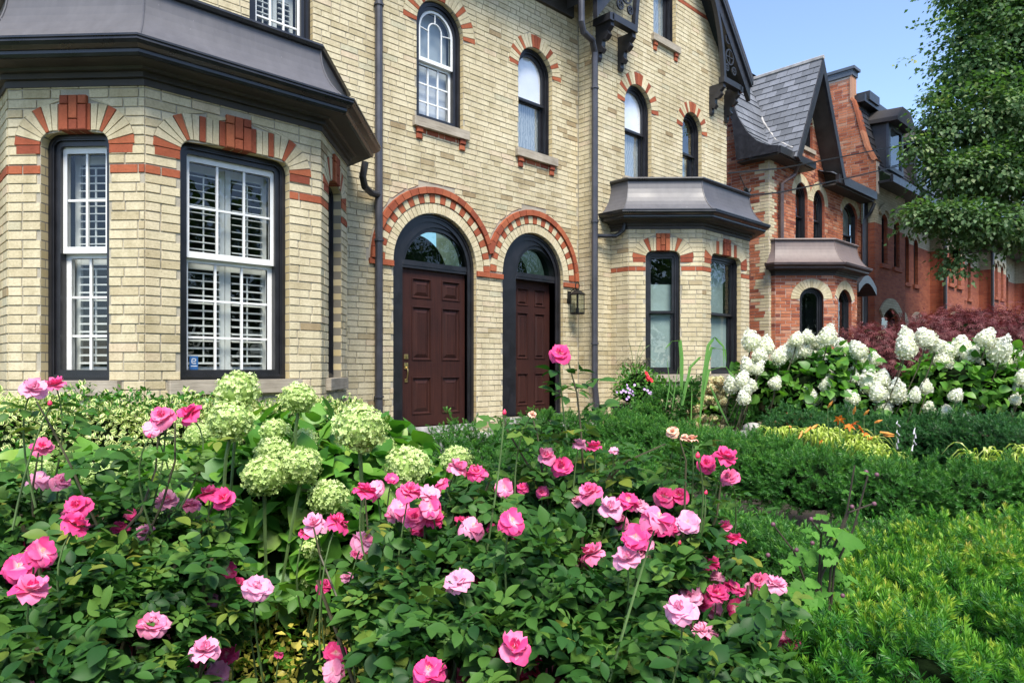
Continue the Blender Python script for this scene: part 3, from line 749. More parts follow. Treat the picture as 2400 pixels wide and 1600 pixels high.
for Fs, ops in ((F1, {1: O1L, 2: O1F, 3: O1R}), (F2, {1: O2L, 2: O2F, 3: O2R})):
    for i, w in enumerate(Fs):
        o = [ops[i]] if i in ops else []
        ext = [lambda z, q=q: (q.cx - .115, q.cx + .115) if q.zt < z < q.zt + .285 else None for q in o]
        ext += [lambda z, q=q: (q.x0 - .11, q.x1 + .11) if q.zb - .118 < z < q.zb else None for q in o]
        ext += [lambda z, q=q: (q.x0 - .20, q.x1 + .20) if q.zs - CH < z < q.zs else None for q in o]
        colb = lambda x, z, k: (1, random.uniform(.2, .9)) if k == rowred else bcol(x, z, k)
        tgt = bay_b if Fs is F1 else wall_b
        tgt += lay(w, K(.004), K(w.L + .006), .0, 3.78, o, colb, extra=ext)
        mortar(mo, w, K(0), K(w.L), -.02, 3.85, o)
        for q in o:
            reveal(rv, w, q, .13)
            n = 26 if q is O1F else (19 if Fs is F1 else (17 if i == 1 else 15))
            vs = voussoirs(w, q, n, pat_bay if n % 2 == 0 or True else None)
            vs = [b for b in vs if abs(sum(a[0] for a in b[1]) / 4 - q.cx) > .10 or sum(a[1] for a in b[1]) / 4 < q.zt]
            arch_b += vs
            for c in range(3):     # projecting keystone of three brick columns
                x0 = q.cx - .11 + c * .0735; zs_ = [q.zt - .005, q.zt + (.20 if c != 1 else .085), q.zt + .275]
                for za, zb2 in zip(zs_, zs_[1:]):
                    arch_b.append((w, [(x0 + .004, za + .004), (x0 + .070, za + .004), (x0 + .070, zb2 - .004), (x0 + .004, zb2 - .004)], -.11, .035, .006, 1, random.random()))
            for sx in (q.x0 - .20, q.x1):
                arch_b.append((w, [(sx + .004, q.zs - CH + .004), (sx + .196, q.zs - CH + .004), (sx + .196, q.zs - .003), (sx + .004, q.zs - .003)], -.11, .012, .004, 1, random.random()))
wall_o = mo.build('wall', M['mortar'], HY); emit(wall_b, 'brick', 'brickwork', wall_o, BM, 140)
bw = MB(); bw.add([(1.0, -.5, 3.9), (3.95, -.5, 3.9), (3.2, -1.3, 3.9), (1.8, -1.3, 3.9)], [(0, 1, 2, 3)]); bay_o = bw.build('bay_wall', M['mortar'], HY)
emit(bay_b, 'brick', 'brickwork', bay_o, BM, 300)
ar = MB(); ar.add([(6, .3, 7.0), (6.1, .3, 7.0), (6.1, .3, 7.1)], [(0, 1, 2)]); ar_o = ar.build('arch_surround', M['mortar'], HY); emit(arch_b, 'arch_brick', 'arch_brickwork', ar_o, BM, 300)
# windows
bay_front_window(F1[2], O1F, HY, 3, 2, True); bay_front_window(F1[1], O1L, HY, 2, 1); bay_front_window(F1[3], O1R, HY, 2, 1)
for w, q in ((F1[1], O1L), (F1[2], O1F), (F1[3], O1R), (F2[1], O2L), (F2[2], O2F), (F2[3], O2R)): sill(w, q, HY)
black_window(F2[1], O2L, HY, 'half', 'curtain', .50, cw=.065); black_window(F2[2], O2F, HY, 'side', 'curtain', .50, cw=.065); black_window(F2[3], O2R, HY, 'dark', 'curtain', .5)
black_window(WA, U2, HY, 'blind', 'lace', .50, gl='glassup'); black_window(WB, U3, HY, 'blind', 'lace', .52, gl='glassup'); black_window(WB, U4, HY, 'dark', 'side', .45, gl='glassup'); black_window(WB, U5, HY, 'blind', 'lace', .52, gl='glassup')
for w, q in ((WA, U1), (WA, U2), (WB, U3), (WB, U5)): sill(w, q, HY, .07, .12, .07)
for w, q, rr in ((WA, U1, True), (WA, U2, True), (WB, U5, False)): corbels(w, q, HY, BM, rr)
c = casing(WA, U1, HY, depth=.09, cw=.10); i1 = U1.inset(.085); zm = i1.zb + (i1.zt - i1.zb) * .50
up = Op(i1.x0, i1.x1, zm, i1.zt, i1.rise); sash_grid(WA, c, i1.x0, i1.x1, zm, i1.zt, -.10, 1, 1, fw=.05, arched=up)
sash_grid(WA, c, i1.x0 + .01, i1.x1 - .01, i1.zb - .06, zm + .01, -.15, 3, 3, fw=.045)
mt = MB(); inn = up.inset(.045); r1 = inn.a * .42; P1 = [(up.cx + r1 * cos(pi * k / 12), up.zs + .02 + r1 * sin(pi * k / 12)) for k in range(13)]
path = [(up.cx + r1, zm + .05)] + P1 + [(up.cx - r1, zm + .05)]; tube(mt, [WA.p(*q, -.118) for q in path], .011, 6); mt.build('muntin', M['white'], c)
for q in (((up.cx, up.zs + r1 + .03), (up.cx, inn.zt)), ((up.cx - r1, up.zs), (inn.x0, up.zs + .02)), ((up.cx + r1, up.zs), (inn.x1, up.zs + .02))):
    mt = MB(); tube(mt, [WA.p(*a, -.118) for a in q], .010, 6); mt.build('muntin', M['white'], c)
bl = MB(); face(bl, WA, U1.inset(.09).outline(16), -.25); bl.build('blind', simple('grey_blue_blind', (.50, .54, .62), .8, nscale=2, var=.12), c); interior(c, WA, U1.inset(.02), -.2)
c = casing(WA, U0, HY, depth=.09, cw=.10); sash_grid(WA, c, U0.x0 + .08, U0.x1 - .08, U0.zb, 5.9, -.12, 3, 3, fw=.05)
sash_grid(WA, c, U0.x0 + .08, U0.x1 - .08, 5.9, 7.12, -.08, 3, 2, fw=.05); shutters(WA, c, U0.x0 + .12, U0.x1 - .12, 4.3, 7.0, -.24, 2, .06); interior(c, WA, U0.inset(.02), -.2)
# doors
def make_door(w, op, xs0, xs1, zl, depth, zbot):
    d = bpy.data.objects.new('entrance', None); SC.collection.objects.link(d); d.parent = HY; d.location = tuple(-HY.location[i] for i in range(3))
    o = -depth; fr = MB(); A = op.outline(28); i1 = op.inset(.045); i1.zb = op.zb; B = i1.outline(28); i2 = op.inset(.10); i2.zb = op.zb; C3 = i2.outline(28)
    ringmesh(fr, w, A, B, -.05, o - .1); ringmesh(fr, w, B, C3, -.065, o - .1)
    inn = Op(xs0, xs1, op.zb, zl + (xs1 - xs0) / 2 + .06, ring=.1); inn = Op(xs0, xs1, op.zb, op.zt - .16, min((xs1 - xs0) / 2, op.zt - .16 - zl - .04))
    D4 = [(xs0, op.zb), (xs0, inn.zs)] + [inn.pt(i / 28) for i in range(1, 28)] + [(xs1, inn.zs), (xs1, op.zb)]
    ringmesh(fr, w, C3, D4, -.08, o - .1); fr.build('door_frame', M['casing'], d)
    tb = MB(); bevbox(tb, w, xs0 + .002, xs1 - .002, zl, zl + .10, o - .05, -.085, .008); bevbox(tb, w, xs0 + .004, xs1 - .004, zl + .035, zl + .09, o - .05, -.078, .008); tb.build('transom_bar', M['casing'], d)
    fl = Op(xs0 + .05, xs1 - .05, zl + .10, inn.zt - .05, min((xs1 - xs0) / 2 - .05, inn.zt - .05 - zl - .10))
    f2 = MB(); OA = [(xs0, zl + .1)] + [inn.pt(i / 28) for i in range(0, 29)] + [(xs1, zl + .1)]; OB = [(fl.x0, zl + .1)] + [fl.pt(i / 28) for i in range(0, 29)] + [(fl.x1, zl + .1)]
    ringmesh(f2, w, OA, OB, -.10, o - .05); f2.build('fanlight_frame', M['casing'], d)
    g = MB(); face(g, w, OB, o + .01); g.build('pane', M['glassdark'], d)
    bk = MB(); face(bk, w, OA, o - .5); wbox(bk, w, xs0 - .05, xs1 + .05, zbot, zl + .05, o - .12, o - .08); bk.build('interior', M['room'], d)
    # slab
    W2, Hh = xs1 - xs0, zl - zbot; so2 = o; sb = MB()
    st = W2 * .155; cst = W2 * .155; X = [xs0, xs0 + st, xs0 + W2 / 2 - cst / 2, xs0 + W2 / 2 + cst / 2, xs1 - st, xs1]
    Zr = [(0, .075), (.315, .42), (.765, .815), (.945, 1.0)]
    for a, b in ((X[0], X[1]), (X[2], X[3]), (X[4], X[5])): wbox(sb, w, a, b, zbot, zl, so2 - .045, so2, 0, .5)
    for a, b in Zr:
        for p, q in ((X[1], X[2]), (X[3], X[4])): wbox(sb, w, p, q, zbot + a * Hh, zbot + b * Hh, so2 - .045, so2, 0, .5)
    slab = sb.build('door_leaf', M['wood'], d)
    for a, b in ((.075, .315), (.42, .765), (.815, .945)):
        for p, q in ((X[1], X[2]), (X[3], X[4])):
            pm = MB(); z0_, z1_ = zbot + a * Hh, zbot + b * Hh
            def rr(i, of): return [w.p(p + i, z0_ + i, of), w.p(q - i, z0_ + i, of), w.p(q - i, z1_ - i, of), w.p(p + i, z1_ - i, of)]
            L = [rr(.0005, so2 - .04), rr(.0005, so2 + .008), rr(.012, so2 + .010), rr(.022, so2 - .016), rr(.034, so2 - .020), rr(.085 if W2 > .9 else .06, so2 - .002), rr(.088 if W2 > .9 else .063, so2 - .006)]
            vs = [v for r in L for v in r]; fs = [(k * 4 + i, k * 4 + (i + 1) % 4, k * 4 + 4 + (i + 1) % 4, k * 4 + 4 + i) for k in range(len(L) - 1) for i in range(4)]; fs.append(tuple(range(len(L) * 4 - 4, len(L) * 4)))
            pm.add(vs, fs); pm.build('panel', M['wood'], d)
    hx = xs0 + W2 * .075; hz = zbot + Hh * .335
    hd = MB(); bevbox(hd, w, hx - .032, hx + .032, hz + .19, hz + .25, so2, so2 + .012, .004); bevbox(hd, w, hx - .012, hx + .012, hz + .21, hz + .23, so2, so2 + .03, .004); hd.build('deadbolt', M['brass'], d)
    hd = MB(); bevbox(hd, w, hx - .030, hx + .030, hz + .06, hz + .14, so2, so2 + .012, .004); bevbox(hd, w, hx - .022, hx + .022, hz - .11, hz - .065, so2, so2 + .012, .004)
    tube(hd, bez(w.p(hx, hz + .08, so2 + .01), w.p(hx, hz + .06, so2 + .08), w.p(hx, hz - .09, so2 + .01), 10), .009, 8); hd.build('handle', M['brass'], d)
    th = MB(); bevbox(th, w, op.x0 + .02, op.x1 - .02, zbot - .09, zbot - .005, o - .05, .05, .008); th.build('threshold', M['greystone'], d)
    return d
Wd = Wl(0, .10, 8.5, .10)
def px_at_depth(px, dep): return fx(px, dep)
z1l = fz(1019, 633 + 3, .13); make_door(WA, D1, fx(938, .13), fx(1100.6, .13), z1l, .13, fz(1010, 996, .13))
z2l = fz(1244, 660, .20); make_door(WA, D2, fx(1196, .20), fx(1291, .20), z2l, .20, fz(1240, 972, .20))
# steps
for x0, x1, y0, y1, z0, z1 in ((D2.x0 - .3, D2.x1 + .35, -.42, -.01, -.02, .66), (D2.x0 - .55, D2.x1 + .6, -.85, -.42, -.02, .47), (D1.x0 - .1, D1.x1 + .1, -.4, -.01, -.02, .62)):
    st = MB(); boxw(st, x0, x1, y0, y1, z0, z1); st.build('step', M['greystone'], HY)
# bay roofs, house roofs
P1 = [(BA[0][0], 0)] + BA + [(BA[3][0], 0)]; P2 = [(B2[0][0], YB)] + B2 + [(B2[3][0], YB)]
bay_roof(P1, HY, 3.80, 3.95, 4.48); bay_roof(P2, HY, 3.78, 3.93, 4.47, .31, fringe=True)
rf = MB()
for sgn in (-1, 1):     # gable roof slopes with overhang
    xf = APX + sgn * 2.42; zf = APZ - 2.42 * SL; y0, y1 = -.68, 6.0; t = .14
    rf.add([(APX, y0, APZ), (APX, y1, APZ), (xf, y1, zf), (xf, y0, zf), (APX, y0, APZ - t), (APX, y1, APZ - t), (xf - sgn * .0, y1, zf - t), (xf, y0, zf - t)], [(0, 1, 2, 3), (7, 6, 5, 4), (0, 3, 7, 4), (3, 2, 6, 7), (1, 5, 6, 2)])
rf.build('gable_roof', M['slatedark'], HY)
Wg = Wl(0, -.60, 12, -.60)
for sgn in (-1, 1):
    bb = MB(); n = 16
    def xy(t, off): # along rake from apex to foot, off = distance below roof line vertical
        X = APX + sgn * 2.38 * t; return X, APZ - abs(X - APX) * SL - off
    for k in range(n):
        t0, t1 = k / n, (k + 1) / n; a, b = xy(t0, .16), xy(t1, .16); c_, d_ = xy(t1, .50), xy(t0, .50)
        q = [a, d_, c_, b] if sgn > 0 else [a, b, c_, d_]
        prism(bb, Wg, q if sgn > 0 else [b, c_, d_, a][::-1], -.05, .03, .001)
        a, b, c_, d_ = xy(t0, .14), xy(t1, .14), xy(t1, .24), xy(t0, .24)
        prism(bb, Wg, [a, d_, c_, b] if sgn > 0 else [a, b, c_, d_][::-1], .03, .075, .004)
    bb.build('bargeboard', M['black'], HY)
    # curved inner brace and fretwork at the foot
    br = MB(); p0 = (APX + sgn * .55, APZ - 1.1); p1 = (APX + sgn * 1.32, APZ - 1.75); p2 = (APX + sgn * 1.40, 6.95)
    tube(br, [Wg.p(*q, .0) for q in bez(p0, p1, p2, 14)], .055, 4); br.build('curved_brace', M['black'], HY)
    fw_ = MB()
    for (dx, dz, r) in ((1.62, .42, .14), (1.56, .75, .09), (1.78, .20, .07), (1.50, .98, .06), (1.52, .2, .06)):
        cx, cz = APX + sgn * dx, 6.98 + dz; tube(fw_, [Wg.p(cx + r * cos(2 * pi * k / 14), cz + r * sin(2 * pi * k / 14), 0) for k in range(15)], .018, 4, cap=False)
        for k in range(4): tube(fw_, [Wg.p(cx, cz, 0), Wg.p(cx + r * cos(pi * k / 2), cz + r * sin(pi * k / 2), 0)], .012, 4)
    fw_.build('fretwork', M['black'], HY)
    bm_ = MB(); x0, x1 = sorted((APX + sgn * 1.36, APX + sgn * 2.02)); bevbox(bm_, Wg, x0, x1, 6.86, 6.97, -.08, .04, .008); boxw(bm_, *sorted((APX + sgn * 1.98, APX + sgn * 2.08)), -.64, .2, 6.84, 6.95); bm_.build('beam', M['black'], HY)
    for xb in (APX + sgn * 1.42, APX + sgn * 1.98):
        bk = MB(); prof = [(0, 6.86), (.30, 6.86), (.31, 6.78), (.24, 6.72), (.27, 6.66), (.20, 6.60), (.14, 6.60), (.13, 6.52), (.16, 6.47), (.12, 6.42), (.07, 6.44), (.07, 6.36), (.04, 6.31), (0, 6.33)]
        vs = [(xb + e, YB - o, z) for e in (-.045, .045) for o, z in prof]; n = len(prof)
        bk.add(vs, [tuple(range(n)), tuple(range(2 * n - 1, n - 1, -1))] + [(i, n + i, n + (i + 1) % n, (i + 1) % n) for i in range(n)]); bk.build('bracket', M['black'], HY)
# main eave left of the wing
ev = MB(); boxw(ev, -1, 8.35, -.42, .02, 7.28, 7.36); boxw(ev, -1, 8.35, -.06, .0, 7.0, 7.28); ev.build('eave_soffit', M['soffit'], HY)
gt = MB(); boxw(gt, -1, 8.4, -.56, -.42, 7.26, 7.42); gt.build('gutter', M['gutter'], HY)
mr = MB(); mr.add([(-1, -.5, 7.40), (8.42, -.5, 7.40), (8.42, .5, 7.84), (12.6, .5, 7.84), (12.6, 4.5, 9.6), (-1, 4.5, 9.6), (-1, 4.5, 7.3), (12.6, 4.5, 7.3)], [(0, 1, 2, 3, 4, 5), (5, 4, 7, 6)]); mr.add([(GX1 - .01, YB + .05, 6.9), (GX1 - .01, 4.5, 6.9), (GX1 - .01, 4.5, 9.6), (GX1 - .01, .0, 7.4)], [(0, 1, 2, 3)])
mr.build('main_roof', M['slatedark'], HY)
# downpipes
def pipe(path, r, mat, parent, collars=()):
    mb = MB(); tube(mb, path, r, 10)
    o = mb.build('downpipe', M[mat], parent, smooth=False)
    for p in collars:
        c = MB(); tube(c, [(p[0], p[1], p[2] - .012), (p[0], p[1], p[2] + .012)], r * 1.28, 12); c.build('pipe_collar', M[mat], o)
    return o
px1 = fx(888, -.06)
pipe([(px1, -.06, 7.3), (px1, -.06, .25)], .048, 'pipe', HY, [(px1, -.06, fz(888, 12, -.06)), (px1, -.06, 3.05), (px1, -.06, 1.15)])
ex = fx(850, -.3)
pipe([(fx(856, -.22), -.22, fz(856, 380, -.22)), (fx(850, -.20), -.20, fz(850, 415, -.20)), (fx(855, -.17), -.17, fz(855, 438, -.17)), (fx(870, -.12), -.12, fz(870, 452, -.12)), (px1, -.06, fz(888, 458, -.06))], .042, 'gutter', HY)
p2x = fx(1394, -.37)
pipe([(fx(1362, -.5), -.5, 7.3), (fx(1363, -.5), -.5, fz(1363, 52, -.5)), (fx(1367, -.48), -.48, fz(1367, 75, -.48)), (fx(1388, -.40), -.40, fz(1388, 95, -.40)), (p2x, -.37, fz(1394, 125, -.37)), (p2x, -.37, fz(1397, 905, -.37)), (p2x + .07, -.38, fz(1402, 980, -.38)), (p2x + .09, -.38, .3)], .05, 'pipe', HY, [(p2x, -.37, fz(1394, 207, -.37)), (p2x, -.37, fz(1394, 520, -.37)), (p2x, -.37, fz(1394, 805, -.37)), (p2x, -.37, fz(1394, 890, -.37))])
pipe([(8.93, -.62, 3.82), (8.90, -.6, 3.66), (8.84, -.5, 3.58), (p2x, -.37, 3.55)], .035, 'gutter', HY)
pipe([(.62, -.40, 6), (.62, -.42, 4.6), (.72, -.48, 4.3), (.80, -.5, 4.05)], .05, 'gutter', HY)
# lantern
lx, lz = fx(1352, -.16), fz(1352, 705, -.16)
lt = empty('wall_lantern', (lx, 0, lz), 'black iron wall lantern with clear glass beside the right hand door', 'lantern')
def lat(n, mb, mat): return mb.build(n, M[mat], lt)
m = MB(); boxw(m, lx - .055, lx + .02, -.025, .0, lz - .03, lz + .16); lat('wall_plate', m, 'iron')
m = MB(); yc = -.17; tube(m, [(lx, 0, lz + .12), (lx, -.10, lz + .20), (lx, yc, lz + .17)], .01, 6)
tube(m, [(lx + .045 * cos(a), yc, lz + .235 + .06 * sin(a)) for a in [2 * pi * k / 16 for k in range(17)]], .008, 6, cap=False); lat('hook', m, 'iron')
m = MB(); b = .095
m.add([(lx - b, yc - b, lz + .10), (lx + b, yc - b, lz + .10), (lx + b, yc + b, lz + .10), (lx - b, yc + b, lz + .10), (lx - .03, yc - .03, lz + .165), (lx + .03, yc - .03, lz + .165), (lx + .03, yc + .03, lz + .165), (lx - .03, yc + .03, lz + .165)], BOXF[:1] + [(0, 1, 5, 4), (1, 2, 6, 5), (2, 3, 7, 6), (3, 0, 4, 7), (4, 5, 6, 7)]); boxw(m, lx - .02, lx + .02, yc - .02, yc + .02, lz + .165, lz + .185); lat('cap', m, 'iron')
m = MB(); b = .075
for sx in (-1, 1):
    for sy in (-1, 1): tube(m, [(lx + sx * b, yc + sy * b, lz - .20), (lx + sx * b, yc + sy * b, lz + .10)], .007, 4)
for z in (-.20, -.185, .095): tube(m, [(lx - b, yc - b, lz + z), (lx + b, yc - b, lz + z), (lx + b, yc + b, lz + z), (lx - b, yc + b, lz + z), (lx - b, yc - b, lz + z)], .007, 4)
boxw(m, lx - b, lx + b, yc - b, yc + b, lz - .21, lz - .195); lat('cage', m, 'iron')
m = MB()
for k in (-1, 0, 1): tube(m, [(lx + k * .025, yc, lz - .195), (lx + k * .025, yc, lz - .11 + (k == 0) * .02)], .010, 6)
tube(m, [(lx, yc, lz - .1), (lx, yc, lz + .12)], .005, 5); lat('candle', m, 'iron')
m = MB(); b = .07; boxw(m, lx - b, lx + b, yc - b, yc + b, lz - .18, lz + .09); lat('pane', m, 'glass')
# ------------------------------------------------------------------ the red brick house with slate roof
HR = empty('red_brick_house', (17.5, .1, 0), 'red brick Victorian house with steep slate gable and buff corner quoins', 'house')
Y2 = .1; RX0, RX1 = 15.3, 20.9; RM = [M['redwall'], M['buff']]; W2 = Wl(0, Y2, RX1, Y2); WS = Wl(RX0, 6, RX0, Y2); mo2 = MB(); hb = []; ha = []; rv2 = (HR, 'farred')
def perp(px, py, X):
    t = (px - 1200) / FOC; D = (X * ST - t * X * CT) / (CT + t * ST); d = X * CT + D * ST
    return D + CAMY, CAMZ - (py - HOR) * d / FOC
def rcol(x, z, k): return (0, min(1, max(0, random.gauss(.5, .26))))
def qcol(x, z, k):
    dx = x - RX0; L = .14 + .16 * ((k // 3) % 2)
    return (1, random.uniform(.1, .9)) if dx < L else rcol(x, z, k)
def qside(x, z, k):
    dx = WS.L - x; L = .17 + .17 * ((k // 3) % 2)
    return (1, random.uniform(.1, .9)) if dx < L else rcol(x, z, k)
def wo(l, r, b, tp, Y=Y2, rise=None, ring=.2):
    a, c = fx(l, Y), fx(r, Y); return Op(a, c, fz((l + r) / 2, b, Y), fz((l + r) / 2, tp, Y), rise if rise else (c - a) / 2, ring=ring)
R1 = wo(1864, 1893, 585, 428); R2 = wo(1906, 1933, 588, 446); R3 = wo(1975, 2010, 625, 476, rise=.3); R4 = wo(1880, 1905, 348, 262, rise=.3, ring=.12)
R4 = Op(R4.x0, R4.x1, R4.zb, R4.zt, (R4.x1 - R4.x0) / 2, ring=.14)
GXa, GZa, GS = 17.15, 8.85, 1.9
def rlo(z): return RX0 if z < 6.3 else max(RX0, GXa - max(0, (GZa - z)) / GS)
def rhi(z): return RX1 if z < 6.3 else min(RX1, GXa + max(0, (GZa - z)) / GS)
hb += lay(W2, lambda z: rlo(z) + .003, rhi, .0, 8.6, [R1, R2, R3, R4], qcol); mortar(mo2, W2, rlo, rhi, .0, 8.6, [R1, R2, R3, R4], sub=.0737)
hb += lay(WS, K(3.2), lambda z: WS.L if z < 6.3 else WS.L - .45 - (z - 6.3) * .45, .0, 7.6, [], qside); mortar(mo2, WS, K(0), lambda z: WS.L if z < 6.4 else WS.L - .5 - (z - 6.4) * .45, 0, 8.0, [], sub=.2)
for o, n in ((R1, 19), (R2, 17), (R3, 17), (R4, 11)):
    ha += voussoirs(W2, o, n, lambda i, n: (1, random.uniform(.1, .9))); reveal(rv2, W2, o)
BX = [(fx(1840, Y2), Y2)]
bx0 = 16.0; B3 = [(16.0, -.25), (16.75, -1.0), (18.3, -1.0), (19.05, -.25)]
def bpt(px, Y): return (fx(px, Y), Y)
# front corner of the bay at px 1954, end at px 2007; angled face from px 1851
Yf = -.95; ca = bpt(1956, Yf); cb = bpt(2008, Yf); L45 = .95
B3 = [(ca[0] - L45, Yf + L45), ca, cb, (cb[0] + L45, Yf + L45)]
print('house2 bay', B3, [(round(o.x0, 2), round(o.x1, 2), round(o.zb, 2), round(o.zt, 2)) for o in (R1, R2, R3, R4)])
F3 = [Wl(B3[0][0], Y2, *B3[0]), Wl(*B3[0], *B3[1]), Wl(*B3[1], *B3[2]), Wl(*B3[2], *B3[3]), Wl(*B3[3], B3[3][0], Y2)]
q1 = F3[1].hit(1874, 674); q2 = F3[1].hit(1930, 674); O3L = Op(max(.1, q1[0]), q2[0], 1.3, q1[1], .26, ring=.2)
q1 = F3[2].hit(1964, 678); q2 = F3[2].hit(1996, 678); O3F = Op(q1[0], q2[0], 1.3, O3L.zt, .26, ring=.2)
for i, w in enumerate(F3):
    o = {1: [O3L], 2: [O3F]}.get(i, []); 
    hb += lay(w, K(.003), K(w.L + .005), .0, 3.70, o, rcol); mortar(mo2, w, K(0), K(w.L), 0, 3.8, o)
    for q in o: ha += voussoirs(w, q, 17, lambda i, n: (1, random.uniform(.1, .9))); reveal(rv2, w, q)
wo2 = mo2.build('wall', M['mortar2'], HR); emit(hb, 'brick', 'brickwork', wo2, RM, 300, 7)
ar = MB(); ar.add([(17, .3, 5.0), (17.1, .3, 5.0), (17.1, .3, 5.1)], [(0, 1, 2)]); ar_o = ar.build('arch_surround', M['mortar2'], HR); emit(ha, 'arch_brick', 'arch_brickwork', ar_o, RM, 300, 3)
black_window(F3[1], O3L, HR, 'dark', 'side', .42); black_window(F3[2], O3F, HR, 'side', 'dark', .42)
black_window(W2, R1, HR, 'dark', 'dark', .5); black_window(W2, R2, HR, 'side', 'side', .5); black_window(W2, R3, HR, 'curtain', 'side', .5); black_window(W2, R4, HR, 'curtain', 'curtain', .5, cw=.05)
sill(W2, R3, HR, .07, .1, .06); sill(W2, R4, HR, .07, .1, .06)
P3 = [(B3[0][0], Y2)] + B3 + [(B3[3][0], Y2)]
bay_roof(P3, HR, 3.70, 3.86, 4.42, .30, mat='metal2', gm='brownpipe')
# slates
def tiles(name, stuff, parent, A, B, C_, D, rows, cols, mats, t=.012, tint=None, off=.02, limit=300):
    """quad A (low left) B (low right) C_ (high right) D (high left)"""
    A, B, C_, D = [np.array(q, float) for q in (A, B, C_, D)]; nrm = np.cross(B - A, D - A); nrm /= np.linalg.norm(nrm); cnt = 0; rest = MB()
    def P(u, v): return (A * (1 - u) + B * u) * (1 - v) + (D * (1 - u) + C_ * u) * v
    for r in range(rows):
        v0, v1 = r / rows - (.25 / rows if r else 0), (r + 1) / rows
        for c in range(-1, cols + 1):
            u0 = max(0, (c + .5 * (r % 2)) / cols + .0015); u1 = min(1, (c + 1 + .5 * (r % 2)) / cols - .0015)
            if u1 - u0 < .2 / cols: continue
            jj = random.uniform(-.003, .003)
            vs = [P(u0, v0) + nrm * (off + t + jj), P(u1, v0) + nrm * (off + t + jj), P(u1, v1) + nrm * off * .5, P(u0, v1) + nrm * off * .5, P(u0, v0) + nrm * .002, P(u1, v0) + nrm * .002]
            cnt += 1; mb = MB() if cnt <= limit else rest
            mb.add([tuple(x) for x in vs], [(0, 1, 2, 3), (4, 5, 1, 0), (4, 0, 3), (1, 5, 2)])
            if mb is not rest: mb.build(name, mats, parent)
    if rest.v: rest.build(stuff, mats, parent, kind='stuff')
gf = -.35; fl_ = (15.72, 6.30); fr_ = (18.62, 6.22); ap = (17.15, 8.97)
gr = MB()
for (fxx, fzz) in (fl_, fr_):
    t = .10; sg = 1 if fxx > ap[0] else -1
    gr.add([(ap[0], gf, ap[1]), (ap[0], 3, ap[1]), (fxx, 3, fzz), (fxx, gf, fzz), (ap[0], gf, ap[1] - t * 2), (ap[0], 3, ap[1] - t * 2), (fxx - sg * t, 3, fzz), (fxx - sg * t, gf, fzz)], [(0, 1, 2, 3), (7, 6, 5, 4), (0, 3, 7, 4), (3, 2, 6, 7)])
gable = gr.build('gable_roof', M['slatedark'], HR)
tiles('slate', 'slates', gable, (fl_[0], 3.0, fl_[1]), (fl_[0], gf, fl_[1]), (ap[0], gf, ap[1]), (ap[0], 3.0, ap[1]), 15, 12, [M['slate']], limit=180)
rd = MB(); tube(rd, [(ap[0], gf - .03, ap[1] + .03), (ap[0], 3.0, ap[1] + .03)], .06, 6); rd.build('ridge_cap', M['greystone'], HR)
for (fxx, fzz), nm in ((fl_, 0), (fr_, 1)):
    bb = MB(); dx, dz = fxx - ap[0], fzz - ap[1]; L = math.hypot(dx, dz); nx, nz = (dz / L, -dx / L) if dx > 0 else (-dz / L, dx / L)
    wd = .17; q = [(ap[0], gf - .03, ap[1] + .02), (fxx, gf - .03, fzz), (fxx + nx * wd, gf - .03, fzz + nz * wd * .3 - .05), (ap[0], gf - .03, ap[1] - wd * 2.1)]
    bb.add(q + [(a, gf + .03, c) for a, b, c in q], BOXF); bb.build('bargeboard', M['black'], HR)
    sf = MB(); q = [(ap[0], gf + .03, ap[1] - .36), (fxx + nx * wd, gf + .03, fzz - .05), (fxx + nx * wd, Y2 - .012, fzz - .05), (ap[0], Y2 - .012, ap[1] - .36)]; sf.add(q, [(0, 1, 2, 3)]); sf.build('soffit', M['soffit'], HR)
# main slope with curved eave, left part and right part
prof = [(-.25, 6.40), (0.0, 6.47), (.25, 6.62), (.50, 6.90), (.72, 7.30), (.94, 7.92), (1.5, 9.2)]
mainr = MB()
for x0, x1 in ((15.0, 16.6), (17.9, 20.88)):
    for (a, za), (b, zb) in zip(prof, prof[1:]): mainr.add([(x0, a, za), (x1, a, za), (x1, b, zb), (x0, b, zb)], [(0, 1, 2, 3)])
mainr.add([(15.0, 1.5, 9.2), (20.9, 1.5, 9.2), (20.9, 6, 9.2), (15.0, 6, 9.2)], [(0, 1, 2, 3)]); mr2 = mainr.build('main_roof', M['slatedark'], HR)
for (a, za), (b, zb), rw in zip(prof, prof[1:], (1, 2, 2, 2, 3, 6)):
    tiles('slate', 'slates', mr2, (15.0, a, za), (16.5, a, za), (16.5, b, zb), (15.0, b, zb), rw, 6, [M['slate']], limit=60)
    tiles('slate', 'slates', mr2, (18.0, a, za), (20.88, a, za), (20.88, b, zb), (18.0, b, zb), rw, 12, [M['slate']], limit=20)
fs_ = MB(); pr = prof[:-1]; n = len(pr)
for x in (14.98,):
    vs = [(x, a, z + .02) for a, z in pr] + [(x, .74, 6.30), (x, -.25, 6.28)]; vs2 = [(x + .04, b, c) for a, b, c in vs]; m = len(vs)
    fs_.add(vs + vs2, [tuple(range(m - 1, -1, -1)), tuple(range(m, 2 * m))] + [(i, (i + 1) % m, m + (i + 1) % m, m + i) for i in range(m)])
boxw(fs_, 15.02, 16.9, -.30, -.25, 6.26, 6.42); boxw(fs_, 18.2, 20.88, -.34, -.25, 6.18, 6.40); fs_.build('eave_fascia', M['black'], HR)
sf = MB(); boxw(sf, 15.02, 16.9, -.25, .74, 6.24, 6.28); boxw(sf, 18.2, 20.88, -.25, .09, 6.14, 6.18); sf.build('soffit', M['soffit'], HR)
